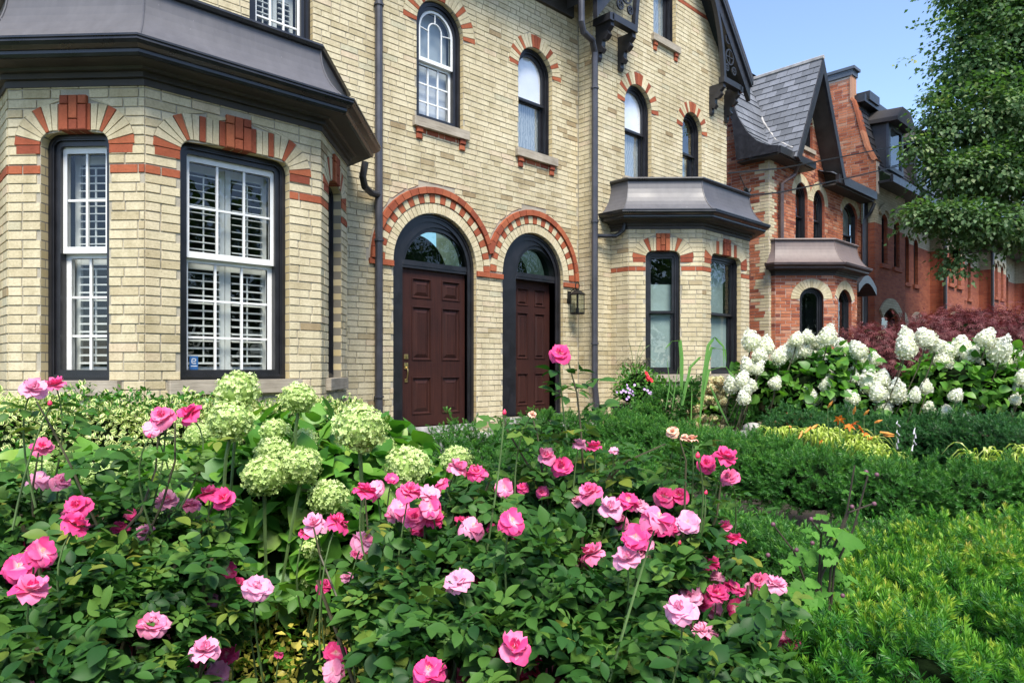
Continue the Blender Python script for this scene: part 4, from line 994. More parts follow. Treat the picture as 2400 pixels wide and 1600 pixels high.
vl = MB(); tube(vl, [(15.85, -.2, 6.55), (16.05, .3, 6.9), (16.35, .75, 7.5), (16.7, 1.2, 8.3)], .035, 6); vl.build('valley_flashing', M['greystone'], HR)
pipe([(fx(1866, -.2), -.25, 6.2), (fx(1858, -.1), -.15, 6.0), (fx(1832, 0), 0, 5.75), (fx(1832, 0), 0, .2)], .05, 'brownpipe', HR)
pipe([(fx(2050, -.2), -.2, 6.15), (fx(2040, -.1), -.1, 5.9), (fx(2027, 0), 0, 5.7), (fx(2027, 0), 0, 2)], .05, 'pipe', HR)
cn = MB(); cxa, cxb = fx(2008, -.6), fx(2050, -.6); n = 8
for k in range(n):
    u0, u1 = k / n, (k + 1) / n; f = lambda u: (cxa + (cxb - cxa) * u, 3.42 + .28 * sin(pi * u))
    (a, za), (b, zb) = f(u0), f(u1); cn.add([(a, -.65, za), (b, -.65, zb), (b, -.65, zb + .20), (a, -.65, za + .20), (a, .1, za), (b, .1, zb), (b, .1, zb + .25), (a, .1, za + .25)], BOXF)
cn.build('door_canopy', M['black'], HR); dd = MB(); boxw(dd, cxa + .2, cxb - .1, .07, .09, .5, 3.4); dd.build('door', M['black'], HR)

# ------------------------------------------------------------------ brick row with mansard roofs
def row_unit(i, X0, detail):
    lab = ['red and cream brick row house with mansard dormers next to the slate gabled house', 'second row house along, half hidden behind the hanging tree branch', 'third row house along, with narrow windows under the tree crown', 'farthest row house visible at the right edge of the photo'][i]
    h = empty('mansard_row_house', (X0 + 3, 0, 0), lab, 'house', 'row houses with mansard roofs')
    BW, PW = 2.6, 6.8; yb, yr = -.2, .25
    def seg(w, x0, x1, ops, nm):
        for z0, z1, mt in ((0, 5.62, 'farred'), (5.62, 6.75, 'farbuff')):
            mb = MB(); mortar(mb, w, K(x0), K(x1), z0, z1, ops, sub=.09); mb.build(nm, M[mt], h)
    wf = Wl(0, yb, 90, yb); wr = Wl(0, yr, 90, yr)
    o1 = [Op(X0 + .55 + k * 1.05, X0 + 1.05 + k * 1.05, 4.5, 5.95, .14, ring=.12) for k in range(2)] + [Op(X0 + .55, X0 + 2.0, 1.2, 3.25, .3, ring=.25)]
    xr = X0 + BW; o2 = [Op(xr + .5 + k * .95, xr + .95 + k * .95, 4.3, 5.85, .14, ring=.12) for k in range(3)] + [Op(xr + .5, xr + 1.5, 1.2, 3.1, .3, ring=.25), Op(xr + 2.1, xr + 3.3, .6, 3.1, .5, ring=.25)]
    seg(wf, X0, X0 + BW, o1, 'wall'); seg(wr, X0 + BW, X0 + PW, o2, 'wall')
    wl = Wl(X0, yr, X0, yb); seg(wl, 0, wl.L, [], 'wall'); wl2 = Wl(X0 + BW, yb, X0 + BW, yr); seg(wl2, 0, wl2.L, [], 'wall')
    for w, os_ in ((wf, o1), (wr, o2)):
        for o in os_:
            if o.zb < 3:
                for b in voussoirs(w, o, 11, lambda i, n: (0, .5), length=.28, o1=.05):
                    pass
                hd = MB(); A = [o.pt(k / 12, 0) for k in range(13)]; B = [o.pt(k / 12, .3) for k in range(13)]
                for a, b, c_, d_ in zip(A, A[1:], B[1:], B): prism(hd, w, [a, b, c_, d_], -.1, .05, .001)
                hd.build('window_hood', M['farbuff'], h)
            else:
                hd = MB(); A = [o.pt(k / 8, .10) for k in range(9)]; B = [o.pt(k / 8, .30) for k in range(9)]
                for a, b, c_, d_ in zip(A, A[1:], B[1:], B): prism(hd, w, [a, b, c_, d_], 0, .06, .001)
                hd.build('window_hood', M['farbuff'], h)
                sl_ = MB(); bevbox(sl_, w, o.x0 - .12, o.x1 + .12, o.zb - .12, o.zb, -.1, .07); sl_.build('sill', M['farred'], h)
            wn = MB(); B2_ = o.inset(.06); ringmesh(wn, w, o.outline(8), B2_.outline(8), -.10, -.18); bevbox(wn, w, o.x0 + .05, o.x1 - .05, (o.zb + o.zt) / 2 - .03, (o.zb + o.zt) / 2 + .03, -.18, -.12, .004)
            wn = wn.build('window', M['casing'], h); g = MB(); face(g, w, B2_.outline(8), -.16); g.build('pane', M['glass'], wn); g = MB(); face(g, w, o.outline(8), -.3); g.build('interior', M['room'], wn); rvm = MB(); strip(rvm, w, o.outline(8), 0, o.outline(8), -.3); rvm.build('reveal', M['farred'], wn)
    ev = MB(); boxw(ev, X0 - .05, X0 + PW - .05, -.65, .2, 6.68, 6.74); boxw(ev, X0 - .05, X0 + PW - .05, -.70, -.62, 6.66, 6.86); ev.build('eave', M['black'], h)
    mp = [(-.66, 6.86), (-.40, 7.0), (-.18, 7.3), (0, 7.8), (.12, 8.4), (.28, 9.1)]; ms = MB()
    for (a, za), (b, zb) in zip(mp, mp[1:]): ms.add([(X0 - .05, a, za), (X0 + PW - .05, a, za), (X0 + PW - .05, b, zb), (X0 - .05, b, zb)], [(0, 1, 2, 3)])
    ms.add([(X0 - .05, .28, 9.1), (X0 + PW - .05, .28, 9.1), (X0 + PW - .05, 7, 9.1), (X0 - .05, 7, 9.1)], [(0, 1, 2, 3)]); mso = ms.build('mansard_roof', M['slatedark'], h)
    if detail:
        for (a, za), (b, zb), rw in zip(mp, mp[1:], (1, 2, 3, 3, 4)): tiles('slate', 'slates', mso, (X0 - .05, a, za), (X0 + PW - .05, a, za), (X0 + PW - .05, b, zb), (X0 - .05, b, zb), rw, 30, [M['slatedark']], limit=0)
    cb_ = MB(); boxw(cb_, X0 - .05, X0 + PW - .05, .05, .40, 9.1, 9.32); boxw(cb_, X0 + .2, X0 + 1.0, .0, .6, 9.2, 9.45); cb_.build('roof_curb', M['black'], h)
    for dx, ww in ((1.35, .62), (4.2, .95)):
        xc = X0 + dx; dm_ = MB(); boxw(dm_, xc - ww, xc + ww, -.28, .6, 7.25, 8.62); dmo = dm_.build('dormer', M['slatedark'], h)
        f = MB()
        for a, b in ((xc - ww - .02, xc - ww + .14), (xc + ww - .14, xc + ww + .02)) + (((xc - .08, xc + .08),) if ww > .8 else ()): boxw(f, a, b, -.34, -.27, 7.28, 8.60)
        boxw(f, xc - ww, xc + ww, -.36, -.27, 7.22, 7.34); boxw(f, xc - ww, xc + ww, -.34, -.27, 8.45, 8.62); f.build('frame', M['dormerblue'], dmo)
        g = MB(); g.add([(xc - ww + .1, -.30, 7.3), (xc + ww - .1, -.30, 7.3), (xc + ww - .1, -.30, 8.5), (xc - ww + .1, -.30, 8.5)], [(0, 1, 2, 3)]); g.build('pane', M['glass'], dmo)
        rf_ = MB(); e = ww + .16; pr_ = [(-e, 8.55), (-e, 8.66), (-e * .45, 9.02), (e * .45, 9.02), (e, 8.66), (e, 8.55)]; n = len(pr_)
        rf_.add([(xc + a, -.62, z) for a, z in pr_] + [(xc + a, .8, z + .1) for a, z in pr_], [tuple(range(n - 1, -1, -1))] + [(i, (i + 1) % n, n + (i + 1) % n, n + i) for i in range(n)]); rf_.build('hood', M['dormerroof'], dmo)
    dp = MB(); tube(dp, [(X0 - .12, -.25 if i else .0, 6.6), (X0 - .12, -.25 if i else .0, 0)], .06, 8); dp.build('downpipe', M['black'], h)
    return h
M['dormerblue'] = simple('slate_blue_paint', (.07, .085, .11), .5); M['dormerroof'] = simple('brown_black_felt', (.035, .03, .03), .7)
rows = [row_unit(i, 21.1 + 6.8 * i, i < 2) for i in range(4)]
# parapet wall at the near end of the row
WP = Wl(20.9, 6, 20.9, -.3); pp = [(-.3, 6.4), (-.3, 7.30), (-.23, 7.34), (-.04, 7.75), (.08, 8.2), (.22, 8.8), (.30, 9.12), (.36, 9.2), (.36, 9.85)]
def pfront(z):
    for (a, za), (b, zb) in zip(pp, pp[1:]):
        if za <= z <= zb and zb > za: return 6 - (a + (b - a) * (z - za) / (zb - za))
    return 6 - (.36 if z > 9 else -.3)
h = rows[0]; pm = MB(); mortar(pm, WP, K(0), pfront, 6.3, 9.85, []); 
wpf = Wl(20.9, -.3, 21.15, -.3)
for (a, za), (b, zb) in zip(pp, pp[1:]): pm.add([(20.9, a, za), (21.16, a, za), (21.16, b, zb), (20.9, b, zb)], [(0, 1, 2, 3)])
pmo = pm.build('parapet_wall', M['mortar2'], h); pb = lay(WP, K(3.4), lambda z: pfront(z) + .004, 6.33, 9.83, [], rcol)
for (a, za), (b, zb) in zip(pp, pp[1:]):
    n = max(1, int(round(math.hypot(b - a, zb - za) / CH)))
    for k in range(n):
        u0, u1 = k / n, (k + 1) / n; pass
emit(pb, 'brick', 'brickwork', pmo, RM, 120, 6)
cpm = MB(); boxw(cpm, 20.84, 21.24, .30, 4.5, 9.86, 10.02); boxw(cpm, 20.80, 21.28, .24, 4.5, 10.02, 10.10); cpm.build('parapet_cap', M['dormerblue'], h)
cpm = MB()
for (a, za), (b, zb) in zip(pp[1:8], pp[2:9]): cpm.add([(20.86, a - .03, za + .03), (21.2, a - .03, za + .03), (21.2, b - .03, zb + .03), (20.86, b - .03, zb + .03), (20.86, a + .03, za - .01), (21.2, a + .03, za - .01), (21.2, b + .03, zb - .01), (20.86, b + .03, zb - .01)], BOXF)
cpm.build('parapet_coping', M['redwall'], h)
# overhead wires
for pts, dd, lb in (((1706, 406, 13.6), (1829, 395, 15.5), (1962, 370, 17.5), (2200, 323, 22), (2420, 268, 27)), 0, 'thin upper overhead service wire crossing to the tree'), (((1753, 458, 13.4), (1829, 451, 14.8), (1980, 419, 17.4), (2200, 368, 22), (2420, 305, 27)), 0, 'thin lower overhead service wire running from the insulator'):
    mb = MB(); tube(mb, [at(*p) for p in pts], .017, 5); tag(mb.build('overhead_wire', M['iron']), lb, 'wire', 'service wires over the houses')
ins = empty('wire_insulator', at(1752, 455, 13.4), 'white and dark insulator bracket at the corner of the yellow house', 'insulator')
ix, iy, iz = ins.location
mb = MB(); tube(mb, [(ix, iy, iz - .15), (ix, iy, iz + .02)], .03, 8); mb.build('insulator_body', M['white'], ins)
mb = MB(); tube(mb, [(ix - .1, iy, iz + .1), (ix, iy, iz + .02), (ix + .08, iy, iz + .10)], .04, 8); tube(mb, [(ix - .3, iy, iz + .3), (ix - .05, iy, iz + .06)], .01, 5); mb.build('clamp', M['iron'], ins)
# ------------------------------------------------------------------ foliage tools
from mathutils import Matrix
def leaf_t(st, fold=.25, curl=.3, wav=0.0):
    """stations (y, halfwidth) -> quads; y along length 0..1; returns V, F, edge, along"""
    V, E, A = [], [], []
    for i, (y, w) in enumerate(st):
        z = -curl * y * y
        k = wav * (1 if i % 2 else -1)
        V += [(-w, y, z + fold * w + k * w), (0, y, z), (w, y, z + fold * w - k * w)]; E += [1, 0, 1]; A += [y] * 3
    F = []
    for i in range(len(st) - 1):
        a = i * 3; F += [(a, a + 1, a + 4, a + 3), (a + 1, a + 2, a + 5, a + 4)]
    return np.array(V), np.array(F), np.array(E, float), np.array(A)
T_ROSE = leaf_t([(0, .02), (.15, .17), (.32, .27), (.5, .30), (.7, .25), (.86, .13), (1, .005)], .3, .22)
T_HEART = leaf_t([(0, .02), (.04, .22), (.16, .36), (.34, .42), (.55, .37), (.75, .24), (.9, .10), (1, .005)], .22, .30, .05)
T_OVAL = leaf_t([(0, .03), (.25, .26), (.55, .30), (.85, .16), (1, .02)], .35, .15)
T_SMALL = leaf_t([(0, .05), (.45, .30), (1, .03)], .3, .15)
T_TREE = leaf_t([(0, .05), (.45, .42), (1, .03)], .25, .25)
def yew_sprig(n=9, seed=0):
    r = random.Random(seed); V = []; F = []; A = []
    for i in range(n):
        y = .08 + .9 * i / n
        for sgn in (-1, 1):
            L = .34 * (1 - .35 * i / n) * r.uniform(.8, 1.15); an = radians(r.uniform(38, 62) - 18 * i / n); el = r.uniform(-.12, .30)
            dx, dy = sgn * sin(an) * L, cos(an) * L; nx, ny = -dy / L * .035, dx / L * .035; b = len(V)
            V += [(0, y, 0), (dx * .5 + nx, y + dy * .5 + ny, el * L * .6), (dx, y + dy, el * L), (dx * .5 - nx, y + dy * .5 - ny, el * L * .6)]; F.append((b, b + 1, b + 2, b + 3)); A += [y] * 4
    b = len(V)
    for k in range(3):
        an = r.uniform(-.5, .5); V += [(0, .9, 0), (.03, 1.0, .03), (sin(an) * .22, 1.18, .06 * k), (-.03, 1.0, .0)]; F.append((b, b + 1, b + 2, b + 3)); A += [1] * 4; b += 4
    return np.array(V), np.array(F), np.zeros(len(V)), np.array(A)
def yew_star(seed, n=26):
    r = random.Random(seed); V = []; F = []; A = []
    for i in range(n):
        u = i / (n - 1); th = i * 2.4 + r.uniform(-.3, .3); el = radians(18 + 52 * u + r.uniform(-10, 10)); L = .42 * (1 - .25 * u) * r.uniform(.8, 1.15); y = .05 + .62 * u
        dx, dz, dy = cos(th) * cos(el) * L, sin(th) * cos(el) * L * .8, sin(el) * L; px_, pz_ = -sin(th) * .033, cos(th) * .033; b = len(V)
        V += [(0, y, 0), (dx * .5 + px_, y + dy * .5, dz * .5 + pz_), (dx, y + dy, dz), (dx * .5 - px_, y + dy * .5, dz * .5 - pz_)]; F.append((b, b + 1, b + 2, b + 3)); A += [u] * 4
    return np.array(V), np.array(F), np.zeros(len(V)), np.array(A)
YEWS = [yew_star(k) for k in range(3)]
def blob_pts(blobs, dens, shell=(.74, 1.04), p=2.6, zcut=-.5, bump=.12, fr=4.5, lumpy=0):
    """points on a union of superellipsoid blobs (x,y,z,rx,ry,rz)"""
    P, Nn = [], []
    B = np.array(blobs, float)
    for i, b in enumerate(B):
        area = 4 * pi * ((b[3] * b[4]) ** 1.6 + (b[3] * b[5]) ** 1.6 + (b[4] * b[5]) ** 1.6) ** (1 / 1.6) / 3 ** (1 / 1.6)
        n = int(area * dens); d = RNG.normal(size=(n, 3)); d /= np.linalg.norm(d, axis=1, keepdims=True)
        sc = (np.abs(d) ** p).sum(1) ** (-1 / p); q = d * sc[:, None]
        bm = 1 + bump * (np.sin(fr * (q[:, 0] * b[3] + b[0]) * 2.1 + i) * np.sin(fr * (q[:, 1] * b[4] + b[1]) * 1.9 + 2 * i) + .5 * np.sin(fr * 3 * (q[:, 2] * b[5] + q[:, 0] * b[3])))
        w_ = b[:3] + q * b[3:]; lump = np.sin(w_[:, 0] * 17 + 1.3 * np.sin(w_[:, 1] * 9)) * np.sin(w_[:, 1] * 15 + 2 * np.sin(w_[:, 2] * 8)) + .6 * np.sin(w_[:, 0] * 31 + w_[:, 2] * 23) * np.sin(w_[:, 1] * 29)
        s = RNG.uniform(shell[0], shell[1], n) * bm * (1 + lumpy * lump / b[3:].mean() * .35)
        hole = (lump < -.55) & (RNG.uniform(0, 1, n) < (.75 if lumpy else 0))
        pt = b[:3] + q * b[3:] * s[:, None]; nn = np.sign(d) * np.abs(q) ** (p - 1) / b[3:]; nn /= np.linalg.norm(nn, axis=1, keepdims=True) + 1e-9
        keep = (q[:, 2] > zcut) & ~hole
        for j, c in enumerate(B):
            if j != i: keep &= ((np.abs((pt - c[:3]) / c[3:]) ** p).sum(1) > shell[0] ** p * .92)
        P.append(pt[keep]); Nn.append(nn[keep])
    return np.concatenate(P), np.concatenate(Nn)
def vis_filter(P, marg=60, ymax=1700):
    x = P[:, 0]; y = P[:, 1] - CAMY; z = P[:, 2] - CAMZ; d = x * CT + y * ST; u = x * ST - y * CT
    return d, 1200 + FOC * u / np.maximum(d, .05), HOR - FOC * z / np.maximum(d, .05)
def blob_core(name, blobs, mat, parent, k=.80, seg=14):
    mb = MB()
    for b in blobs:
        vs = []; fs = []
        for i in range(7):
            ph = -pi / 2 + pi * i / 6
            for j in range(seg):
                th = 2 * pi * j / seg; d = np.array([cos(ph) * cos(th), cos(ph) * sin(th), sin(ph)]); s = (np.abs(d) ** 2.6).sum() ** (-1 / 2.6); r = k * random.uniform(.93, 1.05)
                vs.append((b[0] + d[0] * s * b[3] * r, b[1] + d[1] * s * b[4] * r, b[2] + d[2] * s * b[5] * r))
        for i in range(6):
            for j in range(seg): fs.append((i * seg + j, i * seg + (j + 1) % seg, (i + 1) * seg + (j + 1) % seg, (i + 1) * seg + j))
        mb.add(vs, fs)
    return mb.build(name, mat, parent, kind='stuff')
def join_np(parts):
    V, F, T, E, off = [], [], [], [], 0
    for v, f, t, e in parts: V.append(v); F.append(f + off); T.append(t); E.append(e); off += len(v)
    return np.concatenate(V), np.concatenate(F), np.concatenate(T), np.concatenate(E)
def place(tm, P, Fw, Up, S, tint):
    V, F, E, A = tm; R = frames(Fw, Up); v, f = scatter(V, F, R, P, S); n = len(P)
    return v, f, np.repeat(tint, len(V)), np.tile(E, n)
def hedge(label, blobs, dens, size, mat, cat='hedge', name='yew_hedge', group=None, up=.3, tb=(.0, .65), tiptint=.35, zcut=-.6, core=True, bump=.12, p=2.6, gold=None):
    bx = np.array(blobs); base = (float(bx[:, 0].mean()), float(bx[:, 1].mean()), 0)
    root = empty(name, base, label, cat, group)
    P, Nn = blob_pts(blobs, dens, zcut=zcut, bump=bump, p=p, lumpy=.22); d, X, Y = vis_filter(P); k = (X > -150) & (X < 2550) & (d > .5); P, Nn = P[k], Nn[k]
    n = len(P); fw = Nn * .8 + RNG.normal(size=(n, 3)) * .5; fw[:, 2] += up; upv = Nn + RNG.normal(size=(n, 3)) * .6
    idx = RNG.integers(0, 3, n); parts = []
    for q in range(3):
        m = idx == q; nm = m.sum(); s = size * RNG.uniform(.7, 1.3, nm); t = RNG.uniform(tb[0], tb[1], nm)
        if gold is None: t = t + .30 * np.clip(Nn[m][:, 2], 0, 1) * RNG.uniform(.4, 1.2, nm)  # up-facing needles tinted lighter: light on the hedge tops put into the colour
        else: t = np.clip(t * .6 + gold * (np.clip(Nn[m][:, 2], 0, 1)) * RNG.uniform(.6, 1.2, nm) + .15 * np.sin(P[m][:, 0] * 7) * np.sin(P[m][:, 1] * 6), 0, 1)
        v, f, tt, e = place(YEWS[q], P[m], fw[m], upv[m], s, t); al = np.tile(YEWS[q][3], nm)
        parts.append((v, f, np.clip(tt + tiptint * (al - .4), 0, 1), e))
    V, F, T, E = join_np(parts); me = np_mesh('needles', V - np.array(base), F, M[mat], T); o = link('needles', me, root, base, 'stuff')
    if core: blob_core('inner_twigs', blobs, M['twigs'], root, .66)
    return root, n
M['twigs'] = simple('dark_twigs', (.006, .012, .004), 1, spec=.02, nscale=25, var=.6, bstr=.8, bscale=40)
def path_blobs(pts, rx, step=.35, zb=.0):
    """pts: (px, depth, ztop, halfwidth)"""
    W3 = [(at(p[0], 862, p[1])[0], at(p[0], 862, p[1])[1], p[2], p[3]) for p in pts]; out = []
    for a, b in zip(W3, W3[1:]):
        L = math.dist(a[:2], b[:2]); n = max(1, int(L / step))
        for i in range(n):
            t = i / n; x, y, z, w = [q + (r - q) * t for q, r in zip(a, b)]; z += random.uniform(-.02, .02); h = (z - zb) / 2
            out.append((x, y, zb + h, w * random.uniform(.92, 1.08), w * random.uniform(.92, 1.08), h * random.uniform(.96, 1.02)))
    return out
TOT = 0
def H_(*a, **k):
    global TOT
    r, n = hedge(*a, **k); TOT += n; return r
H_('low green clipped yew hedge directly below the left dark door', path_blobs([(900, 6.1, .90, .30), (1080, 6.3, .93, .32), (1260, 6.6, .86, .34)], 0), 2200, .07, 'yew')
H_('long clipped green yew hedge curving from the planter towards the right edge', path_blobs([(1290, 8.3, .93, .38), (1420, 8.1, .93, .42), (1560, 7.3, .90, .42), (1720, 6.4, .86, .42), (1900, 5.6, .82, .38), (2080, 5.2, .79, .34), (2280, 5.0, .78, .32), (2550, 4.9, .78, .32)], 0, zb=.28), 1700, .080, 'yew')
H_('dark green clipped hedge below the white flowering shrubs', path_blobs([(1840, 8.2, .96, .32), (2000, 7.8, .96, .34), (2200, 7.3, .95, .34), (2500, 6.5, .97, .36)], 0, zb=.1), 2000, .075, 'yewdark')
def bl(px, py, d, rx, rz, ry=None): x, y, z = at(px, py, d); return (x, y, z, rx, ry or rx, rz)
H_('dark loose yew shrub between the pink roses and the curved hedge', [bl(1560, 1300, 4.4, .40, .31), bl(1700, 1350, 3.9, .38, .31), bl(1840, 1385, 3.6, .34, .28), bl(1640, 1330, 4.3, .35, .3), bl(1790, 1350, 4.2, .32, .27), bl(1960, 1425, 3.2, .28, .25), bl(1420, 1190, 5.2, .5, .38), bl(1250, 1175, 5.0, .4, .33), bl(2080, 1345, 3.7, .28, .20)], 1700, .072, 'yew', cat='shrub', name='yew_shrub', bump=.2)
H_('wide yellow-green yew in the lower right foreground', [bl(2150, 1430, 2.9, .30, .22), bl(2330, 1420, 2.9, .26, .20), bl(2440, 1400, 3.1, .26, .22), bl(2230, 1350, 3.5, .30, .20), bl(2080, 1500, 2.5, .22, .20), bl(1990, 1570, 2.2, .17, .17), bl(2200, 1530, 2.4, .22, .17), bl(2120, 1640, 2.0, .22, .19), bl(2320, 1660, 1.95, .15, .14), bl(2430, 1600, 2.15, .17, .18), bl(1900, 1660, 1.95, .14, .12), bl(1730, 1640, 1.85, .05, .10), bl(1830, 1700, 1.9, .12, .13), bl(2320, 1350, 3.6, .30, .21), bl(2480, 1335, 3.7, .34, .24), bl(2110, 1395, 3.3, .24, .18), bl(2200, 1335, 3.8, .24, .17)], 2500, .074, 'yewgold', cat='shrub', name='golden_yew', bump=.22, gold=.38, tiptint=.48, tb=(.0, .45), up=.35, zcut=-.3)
# upright yew sprays beside the planter
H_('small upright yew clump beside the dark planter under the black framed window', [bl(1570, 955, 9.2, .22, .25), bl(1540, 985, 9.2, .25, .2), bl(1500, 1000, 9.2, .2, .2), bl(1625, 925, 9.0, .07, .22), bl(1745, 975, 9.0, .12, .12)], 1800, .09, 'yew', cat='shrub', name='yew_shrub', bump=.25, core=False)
# leafy masses -----------------------------------------------------------
LEAFV = {}
def leaf_parts(root, name, stuff, tm, mat, P, Fw, Up, S, tint, n_ind=300, edge=False, ymax=1600):
    """300 largest visible leaves as parts sharing a few meshes, the rest joined"""
    base = np.array(root.location); d, X, Y = vis_filter(P); ok = (X > -20) & (X < 2420) & (Y < ymax) & (d > .3)
    sc = np.where(ok, S / np.maximum(d, .1), -1); order = np.argsort(-sc); sel = order[:n_ind]; rest = order[n_ind:]
    V, F, E, A = tm; key = (name, mat, stuff)
    ms = [np_mesh(name, V, F, M[mat], np.full(len(V), (k + .5) / 8), E, smooth=True) for k in range(8)]
    R = frames(Fw, Up)
    for i in sel:
        o = bpy.data.objects.new(name, ms[min(7, int(tint[i] * 8))]); SC.collection.objects.link(o); o.parent = root
        m = np.eye(4); m[:3, :3] = R[i] * S[i]; m[:3, 3] = P[i] - base; o.matrix_local = Matrix(m.tolist())
    if len(rest):
        v, f, t, e = place(tm, P[rest], Fw[rest], Up[rest], S[rest], tint[rest]); me = np_mesh(stuff, v - base, f, M[mat], t, e, smooth=True)
        o = link(stuff, me, root, tuple(base), 'stuff')
def leafy(label, name, cat, blobs, dens, size, tm, mat, up=.4, group=None, n_ind=0, core=True, shell=(.75, 1.05), bump=.15, stuff='foliage', second=None, zcut=-.7, base=None, tbias=(0, 1), droop=0.0):
    bx = np.array(blobs); base = base or (float(bx[:, 0].mean()), float(bx[:, 1].mean()), 0); root = empty(name, base, label, cat, group)
    P, Nn = blob_pts(blobs, dens, shell=shell, bump=bump, zcut=zcut); d, X, Y = vis_filter(P); k = (X > -150) & (X < 2550); P, Nn = P[k], Nn[k]
    n = len(P); fw = Nn * .5 + RNG.normal(size=(n, 3)) * .6; fw[:, 2] += .15 - droop; upv = Nn * .6 + RNG.normal(size=(n, 3)) * .35; upv[:, 2] += up
    S = size * RNG.uniform(.6, 1.25, n); t = RNG.uniform(*tbias, n)
    if second:
        cl = (np.sin(P[:, 0] * 3.1) * np.sin(P[:, 2] * 7 + P[:, 1] * 2.3) + RNG.uniform(-.7, .7, n)) > second[1]
        leaf_parts(root, 'leaf', stuff, tm, second[0], P[cl], fw[cl], upv[cl], S[cl], t[cl], 0); q = ~cl
        leaf_parts(root, 'leaf', stuff, tm, mat, P[q], fw[q], upv[q], S[q], t[q], n_ind)
    else: leaf_parts(root, 'leaf', stuff, tm, mat, P, fw, upv, S, t, n_ind)
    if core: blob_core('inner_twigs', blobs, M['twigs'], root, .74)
    return root
leafy('cream-edged variegated euonymus hedge under the big bay window', 'euonymus_hedge', 'hedge', path_blobs([(-260, 4.55, 1.30, .34), (60, 4.65, 1.32, .34), (400, 4.8, 1.31, .34), (640, 5.2, 1.28, .34), (800, 5.9, 1.22, .30), (850, 6.4, 1.15, .25)], 0, .3, zb=.3), 2700, .036, T_OVAL, 'euo', n_ind=300, second=('euogreen', .35), bump=.10)
gc = []
for k in range(46):
    px = random.uniform(-80, 950); d = random.uniform(2.6, 3.6); x, y, z = at(px, 1500, d); gc.append((x, y, .18 + random.uniform(-.03, .05), .22, .22, random.uniform(.2, .30)))
leafy('low golden and green variegated groundcover at the bottom of the photo', 'groundcover', 'groundcover', gc, 1500, .034, T_SMALL, 'gold', up=.9, zcut=-.1)['kind'] = 'stuff'
# ------------------------------------------------------------------ flower heads
def floret_tmpl(n=4, cup=.25, w=.5):
    V = []; F = []
    for k in range(n):
        a = 2 * pi * k / n + .3; c, s_ = cos(a), sin(a); b = len(V)
        V += [(0, 0, 0), (c * .55 - s_ * w * .5, s_ * .55 + c * w * .5, cup * .5), (c, s_, cup), (c * .55 + s_ * w * .5, s_ * .55 - c * w * .5, cup * .5)]; F.append((b, b + 3, b + 2, b + 1))
    return np.array(V), np.array(F), np.zeros(len(V)), np.zeros(len(V))
FLO = floret_tmpl(4, .28, .8)
def head_mesh(name, mat, shape, n, fs, core=True, seed=0):
    """unit flower head; shape(d)-> point; florets on the surface"""
    rg = np.random.default_rng(seed); d = rg.normal(size=(n, 3)); d /= np.linalg.norm(d, axis=1, keepdims=True)
    lum = 1 + .07 * np.sin(d[:, 0] * 9 + seed) * np.sin(d[:, 1] * 8) + .05 * np.sin(d[:, 2] * 13 + 2 * seed)
    P = shape(d) * (lum * rg.uniform(.86, 1.05, n))[:, None]; up = d + rg.normal(size=(n, 3)) * .45; fw = np.cross(up, rg.normal(size=(n, 3)))
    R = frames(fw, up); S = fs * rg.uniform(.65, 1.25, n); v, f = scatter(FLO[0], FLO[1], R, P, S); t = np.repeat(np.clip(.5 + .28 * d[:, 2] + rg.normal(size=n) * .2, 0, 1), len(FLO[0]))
    parts = [(v, f, t, np.zeros(len(v)))]
    if core:
        m = 12; vs = []; fc = []
        for i in range(7):
            ph = -pi / 2 + pi * i / 6
            for j in range(m): th = 2 * pi * j / m; q = np.array([[cos(ph) * cos(th), cos(ph) * sin(th), sin(ph)]]); vs.append(shape(q)[0] * .86)
        for i in range(6):
            for j in range(m): fc.append((i * m + j, i * m + (j + 1) % m, (i + 1) * m + (j + 1) % m, (i + 1) * m + j))
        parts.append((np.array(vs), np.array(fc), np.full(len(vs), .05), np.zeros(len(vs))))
    V, F, T, E = join_np(parts); return np_mesh(name, V, F, M[mat], T)
ball = lambda d: d * np.array([1, 1, .88])
def cone(d): r = 1 - .40 * np.clip(d[:, 2:3], -1, 1); return np.concatenate([d[:, :2] * r * .82, d[:, 2:3] * 1.15], 1)
def put(name, me, parent, pos, s, rx=0, ry=0, rz=0, sz=None):
    o = bpy.data.objects.new(name, me); SC.collection.objects.link(o); o.parent = parent
    b = parent.location; o.location = (pos[0] - b[0], pos[1] - b[1], pos[2] - b[2]); o.rotation_euler = (rx, ry, rz); o.scale = (s, s, s * (sz or 1)); return o
def stem(parent, pts, r, mat='stem', name='stem', n=5):
    mb = MB(); k = len(pts); tube(mb, pts, r, n, rs=[r * (1.25 - .5 * i / (k - 1)) for i in range(k)]); b = parent.location
    mb.v = [(x - b[0], y - b[1], z - b[2]) for x, y, z in mb.v]; o = link(name, mb.mesh(name, [M[mat]]), parent, tuple(b)); return o
